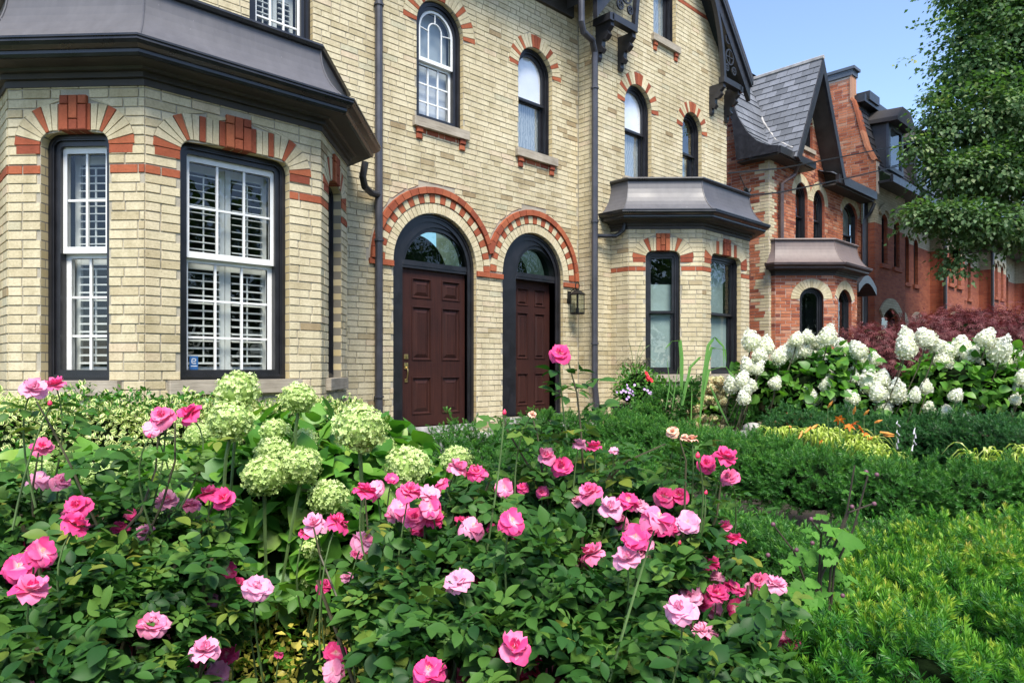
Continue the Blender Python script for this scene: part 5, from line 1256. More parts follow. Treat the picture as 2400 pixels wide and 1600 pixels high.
# lime green ball hydrangea ------------------------------------------------
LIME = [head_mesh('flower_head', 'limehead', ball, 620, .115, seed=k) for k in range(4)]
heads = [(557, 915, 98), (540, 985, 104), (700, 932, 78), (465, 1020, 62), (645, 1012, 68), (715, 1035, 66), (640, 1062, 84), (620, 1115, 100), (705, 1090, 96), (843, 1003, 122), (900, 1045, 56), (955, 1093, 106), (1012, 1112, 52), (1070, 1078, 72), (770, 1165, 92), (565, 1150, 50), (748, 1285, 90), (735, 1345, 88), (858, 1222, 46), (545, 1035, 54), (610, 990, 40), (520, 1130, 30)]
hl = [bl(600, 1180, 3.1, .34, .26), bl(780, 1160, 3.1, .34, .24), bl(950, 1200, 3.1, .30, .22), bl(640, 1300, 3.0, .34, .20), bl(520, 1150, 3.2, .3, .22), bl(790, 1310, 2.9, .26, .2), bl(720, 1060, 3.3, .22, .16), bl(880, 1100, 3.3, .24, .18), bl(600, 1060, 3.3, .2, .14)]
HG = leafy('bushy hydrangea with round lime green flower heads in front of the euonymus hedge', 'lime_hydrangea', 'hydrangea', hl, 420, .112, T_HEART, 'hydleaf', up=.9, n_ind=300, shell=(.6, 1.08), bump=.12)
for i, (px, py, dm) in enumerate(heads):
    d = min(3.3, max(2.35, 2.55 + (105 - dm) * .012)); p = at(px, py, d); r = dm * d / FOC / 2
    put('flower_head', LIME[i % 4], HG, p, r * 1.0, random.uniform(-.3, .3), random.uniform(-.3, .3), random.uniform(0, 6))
    stem(HG, bez((p[0], p[1], p[2] - r * .7), (p[0] + random.uniform(-.05, .05), p[1] + .03, p[2] - .25), (p[0] + random.uniform(-.1, .1), p[1] + .1, max(.1, p[2] - .6)), 5), .006, 'greenstem')
HG2 = leafy('smaller lime flowered hydrangea at the left edge behind the roses', 'lime_hydrangea', 'hydrangea', [bl(40, 1190, 3.0, .3, .2), bl(230, 1180, 3.2, .3, .2), bl(120, 1330, 2.8, .4, .25), bl(330, 1280, 3.0, .3, .22)], 260, .12, T_HEART, 'hydleaf', up=.9, n_ind=80, shell=(.6, 1.08))
for i, (px, py, dm) in enumerate([(245, 1112, 92), (20, 1122, 88), (18, 1182, 62), (95, 1098, 56), (380, 1085, 40), (20, 1210, 40), (395, 1095, 50)]):
    d = 2.9; p = at(px, py, d); r = dm * d / FOC / 2; put('flower_head', LIME[i % 4], HG2, p, r, 0, 0, i, .8); stem(HG2, bez((p[0], p[1], p[2] - r * .5), (p[0], p[1] + .03, p[2] - .25), (p[0] + .05, p[1] + .1, .3), 5), .006, 'greenstem')
# white panicle hydrangeas -------------------------------------------------
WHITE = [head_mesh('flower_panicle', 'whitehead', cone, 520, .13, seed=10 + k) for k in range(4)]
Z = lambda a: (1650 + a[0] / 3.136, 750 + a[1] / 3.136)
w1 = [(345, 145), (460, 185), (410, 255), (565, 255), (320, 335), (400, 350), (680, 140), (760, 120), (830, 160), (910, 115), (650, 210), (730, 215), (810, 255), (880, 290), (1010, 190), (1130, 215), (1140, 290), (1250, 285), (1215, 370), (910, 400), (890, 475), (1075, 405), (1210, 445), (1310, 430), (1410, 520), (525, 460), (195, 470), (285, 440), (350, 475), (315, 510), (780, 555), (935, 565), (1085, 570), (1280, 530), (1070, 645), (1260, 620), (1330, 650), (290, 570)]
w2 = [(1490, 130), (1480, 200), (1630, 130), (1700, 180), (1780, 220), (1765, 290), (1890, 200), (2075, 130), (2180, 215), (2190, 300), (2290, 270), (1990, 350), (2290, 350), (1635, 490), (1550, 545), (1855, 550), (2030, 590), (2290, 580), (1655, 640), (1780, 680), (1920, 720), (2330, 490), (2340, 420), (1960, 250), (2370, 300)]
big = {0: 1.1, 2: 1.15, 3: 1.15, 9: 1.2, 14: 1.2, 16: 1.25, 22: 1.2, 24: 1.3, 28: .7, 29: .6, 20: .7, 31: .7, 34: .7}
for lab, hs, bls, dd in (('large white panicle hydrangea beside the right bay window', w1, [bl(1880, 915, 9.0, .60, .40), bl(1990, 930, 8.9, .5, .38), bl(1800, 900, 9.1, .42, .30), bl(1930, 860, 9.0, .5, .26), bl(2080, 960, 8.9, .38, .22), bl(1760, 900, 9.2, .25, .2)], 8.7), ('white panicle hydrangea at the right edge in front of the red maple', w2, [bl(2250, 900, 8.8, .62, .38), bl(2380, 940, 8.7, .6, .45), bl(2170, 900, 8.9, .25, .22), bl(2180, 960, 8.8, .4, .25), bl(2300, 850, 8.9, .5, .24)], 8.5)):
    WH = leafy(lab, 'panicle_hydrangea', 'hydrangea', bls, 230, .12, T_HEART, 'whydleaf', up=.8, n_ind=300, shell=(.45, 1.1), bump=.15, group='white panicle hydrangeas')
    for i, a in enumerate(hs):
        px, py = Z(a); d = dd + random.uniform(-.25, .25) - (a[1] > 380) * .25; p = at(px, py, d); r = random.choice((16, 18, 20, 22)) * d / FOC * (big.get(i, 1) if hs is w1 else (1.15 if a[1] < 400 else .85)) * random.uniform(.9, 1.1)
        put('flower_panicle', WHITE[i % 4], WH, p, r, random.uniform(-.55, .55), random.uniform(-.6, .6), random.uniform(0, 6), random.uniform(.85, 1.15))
        stem(WH, bez((p[0], p[1], p[2] - r * .5), (p[0], p[1] + .03, p[2] - .3), (p[0] + random.uniform(-.2, .2), p[1] + .3, max(.3, p[2] - .9)), 4), .007)
# faded cream hydrangea ----------------------------------------------------
CREAM = [head_mesh('flower_head', 'creamhead', ball, 200, .2, seed=20 + k) for k in range(4)]
CH_ = leafy('low hydrangea with faded cream and tan flower heads below the right bay window', 'faded_hydrangea', 'hydrangea', [bl(1660, 960, 9.7, .35, .3), bl(1740, 965, 9.6, .32, .28), bl(1800, 960, 9.6, .3, .2)], 160, .09, T_HEART, 'whydleaf', up=.8, n_ind=60, group=None)
rr_ = random.Random(5); CP = []
while len(CP) < 62:
    px, py = rr_.uniform(1600, 1860), rr_.uniform(892, 1008)
    if py < 892 + max(0, 1665 - px) * .9 or (px > 1770 and py > 960 + (px - 1770) * -.2): continue
    if all((px - a) ** 2 + ((py - b) * 1.1) ** 2 > 17 ** 2 for a, b in CP): CP.append((px, py))
    kk_ = globals().get('kk_', 0) + 1
    if kk_ > 6000: break
for i, (px, py) in enumerate(CP): p = at(px, py, 9.35 + rr_.uniform(-.1, .2)); put('flower_head', CREAM[i % 4], CH_, p, rr_.uniform(.062, .085), 0, 0, i)
# roses --------------------------------------------------------------------
def rose_mesh(seed, openness=1.0, npet=15):
    r = random.Random(seed); V = []; F = []; E = []; T = []
    for k in range(npet):
        ring = 0 if k < 5 else (1 if k < 10 else 2); a0 = 2 * pi * (k % 5) / 5 + ring * .6 + r.uniform(-.25, .25)
        L = [1.0, .82, .52][ring] * r.uniform(.85, 1.12); Wd = [.66, .52, .30][ring] * r.uniform(.9, 1.15); lift = [.12, .50, 1.15][ring] / openness + r.uniform(-.18, .2); curl = [.55, .15, -.5][ring] * r.uniform(.5, 1.4); tw = r.uniform(-.25, .25); b = len(V); nu, nv = 5, 6; t = r.random(); ph = r.uniform(0, 6)
        for i in range(nv):
            v = i / (nv - 1); w = Wd * (sin(pi * min(1, v * .80 + .06)) ** .65) * (1 if v < .97 else .8); an = lift - curl * v * v
            rad = L * v * cos(min(1.5, max(-.6, an))) ; hz = L * v * sin(min(1.5, max(-.6, an)))
            for j in range(nu):
                u = (j / (nu - 1) - .5) * 2; x = rad - .10 * u * u * v * L; y = u * w; z = hz + .16 * u * u * w * (1 if ring else .6) + .13 * sin(4.5 * u + ph) * v * v + .05 * sin(9 * u + 2 * ph) * v ** 3 + tw * u * w
                if v > .95: x += .05 * sin(5 * u + ph) - (.06 if abs(u) < .3 and r.random() < .7 else 0)
                V.append((x * cos(a0) - y * sin(a0), x * sin(a0) + y * cos(a0), z + .05 * ring)); E.append(v); T.append(t)
        for i in range(nv - 1):
            for j in range(nu - 1): q = b + i * nu + j; F.append((q, q + 1, q + nu + 1, q + nu))
    return np_mesh('rose_flower', np.array(V), np.array(F), M['petal'], np.array(T), np.array(E), smooth=True)
ROSE = [rose_mesh(k, o_, n_) for k, o_, n_ in ((1, 1.0, 14), (2, .8, 15), (3, 1.5, 11), (4, .62, 15), (5, 1.3, 9), (6, .9, 15), (7, 1.8, 8), (8, 1.2, 13), (9, .7, 12), (10, 1.6, 10), (11, 1.0, 12), (12, 1.4, 15))]
def bud_mesh():
    mb = MB(); vs = []; pr = [(0, .0), (.28, .12), (.36, .35), (.30, .6), (.16, .85), (.03, 1.0)]
    for r, z in pr:
        for k in range(8): vs.append((r * cos(2 * pi * k / 8 + z), r * sin(2 * pi * k / 8 + z), z))
    mb.add(vs, [(i * 8 + k, i * 8 + (k + 1) % 8, (i + 1) * 8 + (k + 1) % 8, (i + 1) * 8 + k) for i in range(5) for k in range(8)]); return mb.mesh('bud', [M['bud']], True)
BUD = bud_mesh()
def calyx_mesh():
    mb = MB()
    for k in range(5):
        a = 2 * pi * k / 5; c, s_ = cos(a), sin(a); mb.add([(0, 0, -.12), (c * .25 - s_ * .12, s_ * .25 + c * .12, -.02), (c * .85, s_ * .85, -.25), (c * .25 + s_ * .12, s_ * .25 - c * .12, -.02)], [(0, 1, 2, 3)])
    vs = [(.14 * cos(2 * pi * k / 6) * q, .14 * sin(2 * pi * k / 6) * q, z) for q, z in ((.5, -.40), (1, -.25), (1, -.1)) for k in range(6)]
    mb.add(vs, [(i * 6 + k, i * 6 + (k + 1) % 6, (i + 1) * 6 + (k + 1) % 6, (i + 1) * 6 + k) for i in range(2) for k in range(6)]); return mb.mesh('calyx', [M['sepal']])
CAL = calyx_mesh()
def stamen_mesh():
    mb = MB(); r = random.Random(3)
    for k in range(14):
        a = r.uniform(0, 6.28); q = r.uniform(.02, .14); x, y = q * cos(a), q * sin(a); z = .22 + r.uniform(0, .1); mb.add([(x - .02, y, z), (x, y - .02, z), (x + .02, y, z + .02), (x, y + .02, z + .02)], [(0, 1, 2, 3)])
        mb.add([(x * .3 - .006, y * .3, .02), (x * .3 + .006, y * .3, .02), (x, y, z)], [(0, 1, 2)])
    return mb.mesh('stamens', [M['yellow']])
STA = stamen_mesh()
FL = [(75, 893, 66), (128, 885, 50), (372, 957, 62), (435, 950, 62), (350, 983, 48), (97, 1028, 50), (90, 1100, 52), (140, 1105, 45), (178, 1163, 66), (172, 1205, 76), (383, 1150, 55), (440, 1158, 45), (482, 1132, 56), (515, 1146, 62), (275, 1212, 42), (335, 1222, 45), (5, 1218, 24), (95, 1268, 82), (42, 1302, 78), (95, 1312, 62), (72, 1355, 88), (525, 1310, 45), (590, 1348, 74), (545, 1338, 32), (480, 1378, 46), (352, 1432, 76), (285, 1485, 64), (468, 1495, 78), (523, 1500, 52), (500, 1545, 64), (75, 1560, 38), (838, 1130, 66), (940, 1128, 60), (985, 1135, 62), (918, 1165, 56), (988, 1165, 58), (950, 1190, 62), (992, 1192, 56), (722, 1205, 62), (775, 1200, 60), (835, 1240, 58), (825, 1270, 48), (1085, 1210, 66), (1175, 1198, 76), (1050, 1075, 50), (1095, 1085, 50), (1158, 1120, 50), (1200, 1120, 30), (1285, 812, 52), (1330, 1022, 36), (1365, 1028, 42), (1410, 1036, 26), (1255, 1048, 45), (1290, 1070, 52), (1355, 1130, 62), (1400, 1168, 60), (1442, 1150, 62), (1525, 1140, 52), (1560, 1138, 46), (1512, 1190, 88), (1580, 1200, 66), (1460, 1235, 76), (1362, 1272, 66), (1440, 1283, 76), (1622, 1065, 46), (1667, 1050, 56), (1675, 1095, 48), (1665, 1210, 38), (1685, 1242, 50), (1630, 1293, 50), (1050, 1333, 76), (1100, 1342, 44), (1585, 1365, 64), (1562, 1398, 86), (1645, 1325, 38), (1645, 1362, 62), (1687, 1352, 56), (1690, 1395, 50), (1617, 1448, 66), (1745, 1335, 54), (1782, 1340, 58), (1805, 1468, 60), (770, 1500, 56), (765, 1540, 60), (745, 1345, 38), (797, 1325, 30), (1180, 1488, 86), (1225, 1530, 62), (985, 1540, 88), (1062, 1545, 64), (1270, 1555, 62), (1465, 1568, 34)]
FL = [(a, b, c * (.92 if c > 60 else 1)) for a, b, c in FL] + [(a + q * .55, b + r * .5, c * .62) for (a, b, c), (q, r) in zip([f for f in FL if f[2] > 64], [(40, 30), (-35, 38), (45, -20), (-42, -22), (20, 48), (38, 36), (-48, 10)] * 9) if b > 1040]
FL += [(300, 1180, 30), (60, 1230, 30), (640, 1500, 26), (900, 1100, 34), (1015, 1110, 36), (1130, 1215, 30), (1245, 1130, 32), (1325, 1150, 34), (1470, 1160, 40), (1545, 1215, 46), (1490, 1215, 44), (1610, 1385, 50), (1540, 1375, 44), (1640, 1400, 44), (1725, 1350, 36), (1425, 1200, 40), (1330, 1290, 26), (1150, 1510, 46), (1020, 1560, 50), (960, 1215, 40), (905, 1185, 40), (700, 1225, 34), (50, 1335, 44), (20, 1340, 40), (455, 1520, 40), (1205, 1560, 44)]
BUDS = [(1158, 946, 18), (1135, 1473, 34), (1213, 1462, 26), (1602, 1045, 20), (115, 925, 18), (343, 1000, 16), (1620, 1130, 14), (1100, 1365, 14), (1560, 1245, 14)]
PEACH = [(1545, 992, 34), (1590, 1010, 34), (1572, 1005, 22), (1145, 1230, 30), (223, 1190, 42), (1222, 952, 22)]
def rb(label, blobs, test, dens=800, n_ind=300, canes=()):
    bx = np.array(blobs); base = (float(bx[:, 0].mean()), float(bx[:, 1].mean()), 0); root = empty('rose_bush', base, label, 'rose bush', 'pink rose bushes in the foreground')
    # leaflet pool: compound leaves of five leaflets scattered through the bush
    P, Nn = blob_pts(blobs, dens, shell=(.35, 1.08), bump=.22, zcut=-.8, p=2.2); n = len(P); LP = [];
    ax = Nn * .6 + RNG.normal(size=(n, 3)) * .5; ax[:, 2] = ax[:, 2] * .5 + .05
    def compound(P, ax, S):
        n = len(P); ax = ax / np.linalg.norm(ax, axis=1, keepdims=True); up = RNG.normal(size=(n, 3)) * .35 + np.array([0, 0, 1.]); up += (np.array([0., CAMY, CAMZ + .8]) - P) * .10
        Rm = frames(ax, up); out = []
        for (oy, ox, an, sc) in ((0, 0, 0, 1.0), (-.30, .10, 1.05, .88), (-.30, -.10, -1.05, .88), (-.75, .10, 1.2, .72), (-.75, -.10, -1.2, .72)):
            s_ = S * sc * RNG.uniform(.85, 1.15, n); pos = P + np.einsum('nij,j->ni', Rm, np.array([ox * .6, oy, 0])) * S[:, None]
            dl = np.array([sin(an), cos(an), 0]) ; f = np.einsum('nij,j->ni', Rm, dl) + RNG.normal(size=(n, 3)) * .15; u = Rm[:, :, 2] + RNG.normal(size=(n, 3)) * .25; out.append((pos, f, u, s_))
        return out
    S = .047 * RNG.uniform(.65, 1.35, n); C = compound(P, ax, S); tb = np.clip(RNG.uniform(0, .95, n) ** 1.2 + (RNG.uniform(0, 1, n) > .95) * .3, 0, .999)
    pool = [(a, b, c, d, tb) for a, b, c, d in C]
    def cane(pts, r=.005, leaves=4, mat='stem', start=.15):
        k = len(pts); stem(root, pts, r, mat)
        pp_ = []; aa = []
        for i in range(leaves):
            u = start + (1 - start) * (i + random.random() * .6) / max(1, leaves) * .9; j = u * (k - 1); a = int(j); p = np.array(pts[a]) * (1 - (j - a)) + np.array(pts[min(a + 1, k - 1)]) * (j - a)
            th = random.uniform(0, 6.28); dv = np.array([cos(th), sin(th), random.uniform(-.05, .45)]); pp_.append(p + dv * .085); aa.append(dv)
        if pp_:
            Pq = np.array(pp_); C2 = compound(Pq, np.array(aa), .050 * RNG.uniform(.8, 1.25, len(Pq))); t2 = RNG.uniform(.1, 1, len(Pq))
            for a, b, c, d in C2: pool.append((a, b, c, d, t2))
    for pts in canes: cane([at(*p) for p in pts], .0036, int(len(pts) * 4.5), 'stem', .05)
    for (px, py, sz), kind in [(f, 'f') for f in FL] + [(b, 'b') for b in BUDS] + [(q, 'p') for q in PEACH]:
        px *= 1.0204; py *= 1.0204; sz *= 1.0204
        if not test(px): continue
        if kind == 'b': d = 2.0; p = at(px, py + sz * .4, d)
        else: d = min(2.25, max(1.55, FOC * .076 / sz)); p = at(px, py, d)
        sc = sz * d / FOC / 2
        tocam = np.array([-p[0], CAMY - p[1], CAMZ - p[2]]); tocam /= np.linalg.norm(tocam)
        ax_ = tocam * random.uniform(.15, .9) + np.array([random.uniform(-.5, .5), random.uniform(-.4, .4), random.uniform(.5, 1.1)]); ax_ /= np.linalg.norm(ax_)
        rx = math.acos(max(-1, min(1, ax_[2]))); rz = atan2(ax_[0], -ax_[1])
        if kind == 'f':
            o = put('rose_flower', random.choice(ROSE), root, p, sc * 1.06, rx, 0, rz)
            q = bpy.data.objects.new('calyx', CAL); SC.collection.objects.link(q); q.parent = o
            q = bpy.data.objects.new('stamens', STA); SC.collection.objects.link(q); q.parent = o
        elif kind == 'b': put('rose_bud', BUD, root, p, sc * 1.6, random.uniform(-.3, .3), random.uniform(-.3, .3), 0); put('calyx', CAL, root, p, sc * .9)
        else: o = put('faded_flower', PEACHM, root, p, sc, rx, 0, rz)
        e = (p[0] + random.uniform(-.10, .10), p[1] + random.uniform(0, .15), p[2] - random.uniform(.28, .42)); b0 = tuple(np.array(p) - ax_ * sc * .4)
        cane(bez(e, tuple(np.array(p) - ax_ * .14), b0, 6), .0028, 2, 'greenstem', .0)
    A = [np.concatenate([q[i] for q in pool]) for i in range(5)]
    dd, XX, YY = vis_filter(A[0]); keep = np.ones(len(dd), bool); pr = random.Random(4)
    for (cx_, cy_, rr2, d_) in FREE:
        hit = (np.hypot(XX - cx_, YY - cy_) < rr2) & (dd < d_ + .03); keep &= ~(hit & (RNG.uniform(0, 1, len(dd)) < .965))
    A = [a[keep] for a in A]
    leaf_parts(root, 'leaf', 'foliage', T_ROSE, 'roseleaf', A[0], A[1], A[2], A[3], np.clip(A[4], 0, .999), n_ind, ymax=1590)
    for b in blobs:     # woody canes rising from the ground
        for k in range(3):
            stem(root, bez((b[0] + random.uniform(-.15, .15), b[1] + random.uniform(-.1, .2), 0), (b[0] + random.uniform(-.1, .1), b[1], b[2] * .5), (b[0] + random.uniform(-.2, .2), b[1] + random.uniform(-.2, .2), b[2] + b[5] * .6), 5), .007)
    return root
PEACHM = ROSE[3].copy(); PEACHM.materials.clear(); PEACHM.materials.append(M['peach'])
FREE = [(a * 1.0204, b * 1.0204, z * .60 + 8, min(2.25, max(1.55, FOC * .076 / (z * 1.0204)))) for a, b, z in FL] + [(a, b, z * .5, 3.3) for a, b, z in heads] + [(a * 1.0204, b * 1.0204, 22, 2.1) for a, b, z in BUDS + PEACH]
FREE += [(720, 1530, 120, 3), (640, 1480, 70, 3), (800, 1590, 70, 3), (610, 1580, 60, 3), (640, 1290, 70, 3), (700, 1230, 70, 3), (790, 1260, 45, 3), (640, 1560, 60, 3)]
RBL = [bl(60, 1420, 1.95, .34, .22), bl(330, 1400, 2.0, .34, .20), bl(500, 1440, 2.1, .15, .14), bl(-80, 1300, 2.2, .34, .22), bl(230, 1270, 2.2, .28, .14), bl(420, 1290, 2.3, .17, .10), bl(180, 1580, 1.75, .36, .22), bl(400, 1610, 1.8, .17, .15), bl(-60, 1600, 1.7, .3, .25), bl(60, 1200, 2.4, .2, .10)]
rb('pink rose bush filling the lower left corner of the photo', RBL, lambda px: px < 690, canes=[[(240, 1260, 2.1), (200, 1170, 2.1), (165, 1090, 2.1), (125, 1010, 2.1), (85, 940, 2.1)], [(330, 1290, 2.1), (380, 1180, 2.1), (410, 1080, 2.1), (410, 990, 2.1)], [(80, 1250, 2.2), (75, 1150, 2.2), (90, 1060, 2.2)], [(440, 1300, 2.2), (480, 1230, 2.2), (500, 1180, 2.2)], [(250, 1290, 2.0), (330, 1200, 2.05), (365, 1100, 2.1), (370, 1030, 2.1)]])
RBC = [bl(1010, 1490, 1.95, .25, .22), bl(1250, 1440, 1.95, .32, .25), bl(1500, 1440, 2.0, .32, .24), bl(1680, 1500, 1.95, .18, .17), bl(880, 1450, 2.0, .13, .15), bl(1120, 1310, 2.2, .28, .18), bl(1350, 1300, 2.25, .28, .18), bl(1560, 1290, 2.25, .24, .16), bl(960, 1330, 2.25, .14, .10), bl(1300, 1180, 2.45, .22, .13), bl(1500, 1190, 2.5, .2, .10), bl(1130, 1200, 2.45, .16, .10), bl(1110, 1640, 1.7, .30, .22), bl(1350, 1640, 1.7, .34, .22), bl(1580, 1640, 1.75, .26, .2), bl(1780, 1420, 2.1, .09, .05)]
rb('tall pink rose bush in the centre foreground before the dark doors', RBC, lambda px: px >= 690, canes=[[(1370, 1250, 2.3), (1368, 1130, 2.3), (1362, 1010, 2.3), (1352, 920, 2.3), (1330, 840, 2.3)], [(1270, 1200, 2.35), (1250, 1110, 2.35), (1190, 1010, 2.35), (1180, 970, 2.35)], [(1390, 1200, 2.3), (1430, 1110, 2.3), (1455, 1060, 2.3)], [(1600, 1300, 2.2), (1605, 1180, 2.2), (1608, 1080, 2.2), (1590, 1020, 2.2)], [(1640, 1300, 2.2), (1680, 1210, 2.2), (1690, 1130, 2.2)], [(1100, 1250, 2.3), (1150, 1120, 2.35), (1080, 1090, 2.4)], [(900, 1450, 2.0), (790, 1400, 2.0), (750, 1300, 2.05), (735, 1235, 2.05)], [(885, 1330, 2.2), (862, 1240, 2.2), (855, 1160, 2.2)], [(1290, 1200, 2.3), (1270, 1100, 2.3), (1260, 1020, 2.3), (1250, 985, 2.3)], [(1400, 1150, 2.3), (1470, 1080, 2.3), (1560, 1040, 2.3)]])
# ------------------------------------------------------------------ grasses, lilies, anemones, planter, stones
REF = (.3, -1, .2)
def blade(mb, pts, w, t=.5, fold=.25):
    P = [np.array(p, float) for p in pts]; n = len(P); vs = []
    for i, p in enumerate(P):
        d = P[min(i + 1, n - 1)] - P[max(i - 1, 0)]; d /= np.linalg.norm(d) + 1e-9
        s_ = np.cross(d, REF); s_ /= np.linalg.norm(s_) + 1e-9
        if abs(d[2]) < .5: s_ = np.cross(d, (0, 0, 1)); s_ /= np.linalg.norm(s_) + 1e-9
        u = i / (n - 1); ww = w * min(1, .45 + u * 3) * (1 - u ** 3) + .0008; nn = np.cross(s_, d)
        vs += [tuple(p - s_ * ww + nn * ww * fold), tuple(p), tuple(p + s_ * ww + nn * ww * fold)]
    mb.add(vs, [q for i in range(n - 1) for q in ((i * 3, i * 3 + 1, i * 3 + 4, i * 3 + 3), (i * 3 + 1, i * 3 + 2, i * 3 + 5, i * 3 + 4))], 0, t)
def tuft(root, cx, cy, cz, n, L, w, mat, name='blade', spread=.8, stiff=.5, single=True):
    big = MB()
    for k in range(n):
        a = random.uniform(0, 2 * pi); l = L * random.uniform(.6, 1.15); r = spread * random.uniform(.4, 1); q = MB() if single else big
        p0 = (cx + cos(a) * .03, cy + sin(a) * .03, cz); p1 = (cx + cos(a) * l * r * .45, cy + sin(a) * l * r * .45, cz + l * (stiff + .3)); p2 = (cx + cos(a) * l * r, cy + sin(a) * l * r, cz + l * (stiff - .35) * random.uniform(.3, 1.3))
        blade(q, bez(p0, p1, p2, 6), w * random.uniform(.7, 1.2), random.random())
        if single: q.build(name, M[mat], root)
    if not single: big.build(name + 's', M[mat], root, kind='stuff')
def clump(label, cat, name, spots, n, L, w, mat, group=None, **kw):
    x, y, z = spots[0]; root = empty(name, (x, y, z), label, cat, group)
    for s_ in spots: tuft(root, *s_, n, L, w, mat, **kw)
    return root
def gp(px, py, d): return at(px, py, d)
g1 = [gp(px, py, d) for px, py, d in ((1822, 1045, 6.7), (1860, 1050, 6.6), (1915, 1055, 6.4), (1955, 1070, 6.2), (2000, 1080, 6.0), (2045, 1095, 5.8), (2075, 1110, 5.7), (1940, 1045, 6.6), (1985, 1052, 6.4), (2030, 1065, 6.2))]
clump('chartreuse arching ornamental grass between the two hedges', 'ornamental grass', 'chartreuse_grass', g1, 58, .36, .012, 'hakone', stiff=.55, group='chartreuse grasses')
g2 = [gp(px, py, d) for px, py, d in ((2300, 1115, 5.4), (2370, 1118, 5.3), (2420, 1110, 5.4))]
clump('tuft of yellow-green striped grass near the right edge', 'ornamental grass', 'chartreuse_grass', g2, 30, .40, .012, 'hakone', stiff=.6, group='chartreuse grasses')
g3 = [gp(px, 1190, 5.2) for px in (2130, 2200, 2270, 2340)]
clump('yellow grass glimpsed through the gaps under the curved hedge', 'ornamental grass', 'chartreuse_grass', [(x, y + .5, .3) for x, y, z in g3], 40, .34, .009, 'hakone', single=False, group='chartreuse grasses')
# tall reed-like grass in front of the right bay
REF = (.7, .7, .1)
rd_ = empty('reed_grass', gp(1610, 985, 8.8), 'tall arching green reed grass in front of the right bay window', 'ornamental grass')
for pts, w, d in (([(1597, 960), (1598, 840), (1594, 798), (1575, 800), (1557, 819)], .028, 8.9), ([(1600, 950), (1618, 860), (1640, 838), (1652, 834)], .02, 8.8), ([(1598, 950), (1608, 900), (1622, 882), (1634, 880)], .018, 8.8),
    ([(1645, 960), (1650, 880), (1660, 810), (1675, 790), (1696, 812), (1697, 862)], .024, 8.7), ([(1646, 950), (1658, 850), (1668, 815), (1700, 820), (1702, 850)], .024, 8.7), ([(1648, 930), (1662, 868), (1700, 858), (1735, 905), (1742, 960)], .018, 8.6), ([(1560, 960), (1570, 900), (1563, 840)], .008, 8.8), ([(1575, 960), (1583, 900), (1590, 860)], .007, 8.8), ([(1640, 1000), (1645, 920), (1647, 880)], .012, 8.5), ([(1665, 905), (1690, 960), (1712, 1005)], .014, 8.4), ([(1600, 1000), (1620, 985), (1622, 900)], .010, 8.6), ([(1540, 915), (1560, 905), (1580, 930), (1598, 960)], .006, 8.7)):
    mb = MB(); P = [at(px, py, d) for px, py in pts]; Q = []
    for i in range(len(P) - 1):
        for t in (0, .33, .66): Q.append(tuple(a + (b - a) * t for a, b in zip(P[i], P[i + 1])))
    Q.append(P[-1]); blade(mb, Q, w * .85, random.random()); mb.build('blade', M['reed'], rd_)
REF = (.3, -1, .2)
# daylilies
M['lily'] = petal_mat('lily_petal', (.80, .42, .04), (.75, .16, .02), (.60, .05, .02), (.8, .3, .03), .4); M['lilybud'] = simple('orange_lily_bud', (.65, .26, .05), .6, nscale=20, var=.3)
def lily_mesh(seed):
    r = random.Random(seed); V = []; F = []; E = []; T = []
    for k in range(6):
        a = 2 * pi * k / 6; L = r.uniform(.9, 1.1); b = len(V); W = .20 if k % 2 else .28
        for i in range(6):
            v = i / 5; w = W * sin(pi * min(.97, v * .9 + .08)); rr = L * v * (.35 + .65 * v); z = .75 * v - .75 * v ** 3 * 1.0
            for j in (-1, 0, 1): x, y = rr, j * w; V.append((x * cos(a) - y * sin(a), x * sin(a) + y * cos(a), z + abs(j) * .05)); E.append(v); T.append(.5)
        for i in range(5):
            for j in range(2): q = b + i * 3 + j; F.append((q, q + 1, q + 4, q + 3))
    return np_mesh('lily_flower', np.array(V), np.array(F), M['lily'], np.array(T), np.array(E), smooth=True)
LY = [lily_mesh(1), lily_mesh(2)]
dl = empty('daylily', at(1985, 1100, 6.2), 'orange and red daylilies flowering above the chartreuse grass', 'daylily')
for i, (px, py, sc) in enumerate(((1968, 985, .055), (1990, 1002, .055), (2015, 1008, .06), (2030, 1022, .05), (1925, 1037, .03), (2002, 995, .045))):
    p = at(px, py, 6.2); put('lily_flower', LY[i % 2], dl, p, sc, random.uniform(.4, 1.2), random.uniform(-.5, .5), random.uniform(0, 6)); stem(dl, bez(p, (p[0], p[1], p[2] - .25), (p[0] + .1, p[1], .5), 5), .004, 'greenstem')
for px, py, dx, dy in ((2062, 1012, 34, 6), (2050, 990, 18, -6), (1900, 1000, -14, 14), (2035, 1030, 22, -8), (1940, 955, 12, -16), (2000, 970, 5, -18), (2070, 1020, 26, 2), (1880, 1010, -8, 18), (1915, 995, -14, 10), (2025, 972, 12, -12), (1850, 998, 4, 4)):
    mb = MB(); a, b = at(px, py, 6.2), at(px + dx, py + dy, 6.15); tube(mb, [a, tuple((q + r) / 2 for q, r in zip(a, b)), b], .01, 6, rs=[.006, .013, .003]); mb.build('lily_bud', M['lilybud'], dl); stem(dl, bez(a, (a[0], a[1], a[2] - .2), (a[0] + .05, a[1], .5), 4), .003, 'greenstem')
tuft(dl, *at(2000, 1110, 6.1), 30, .5, .010, 'reed', stiff=.6)
M['hostabell'] = simple('pale_lavender_bell', (.52, .50, .56), .7)
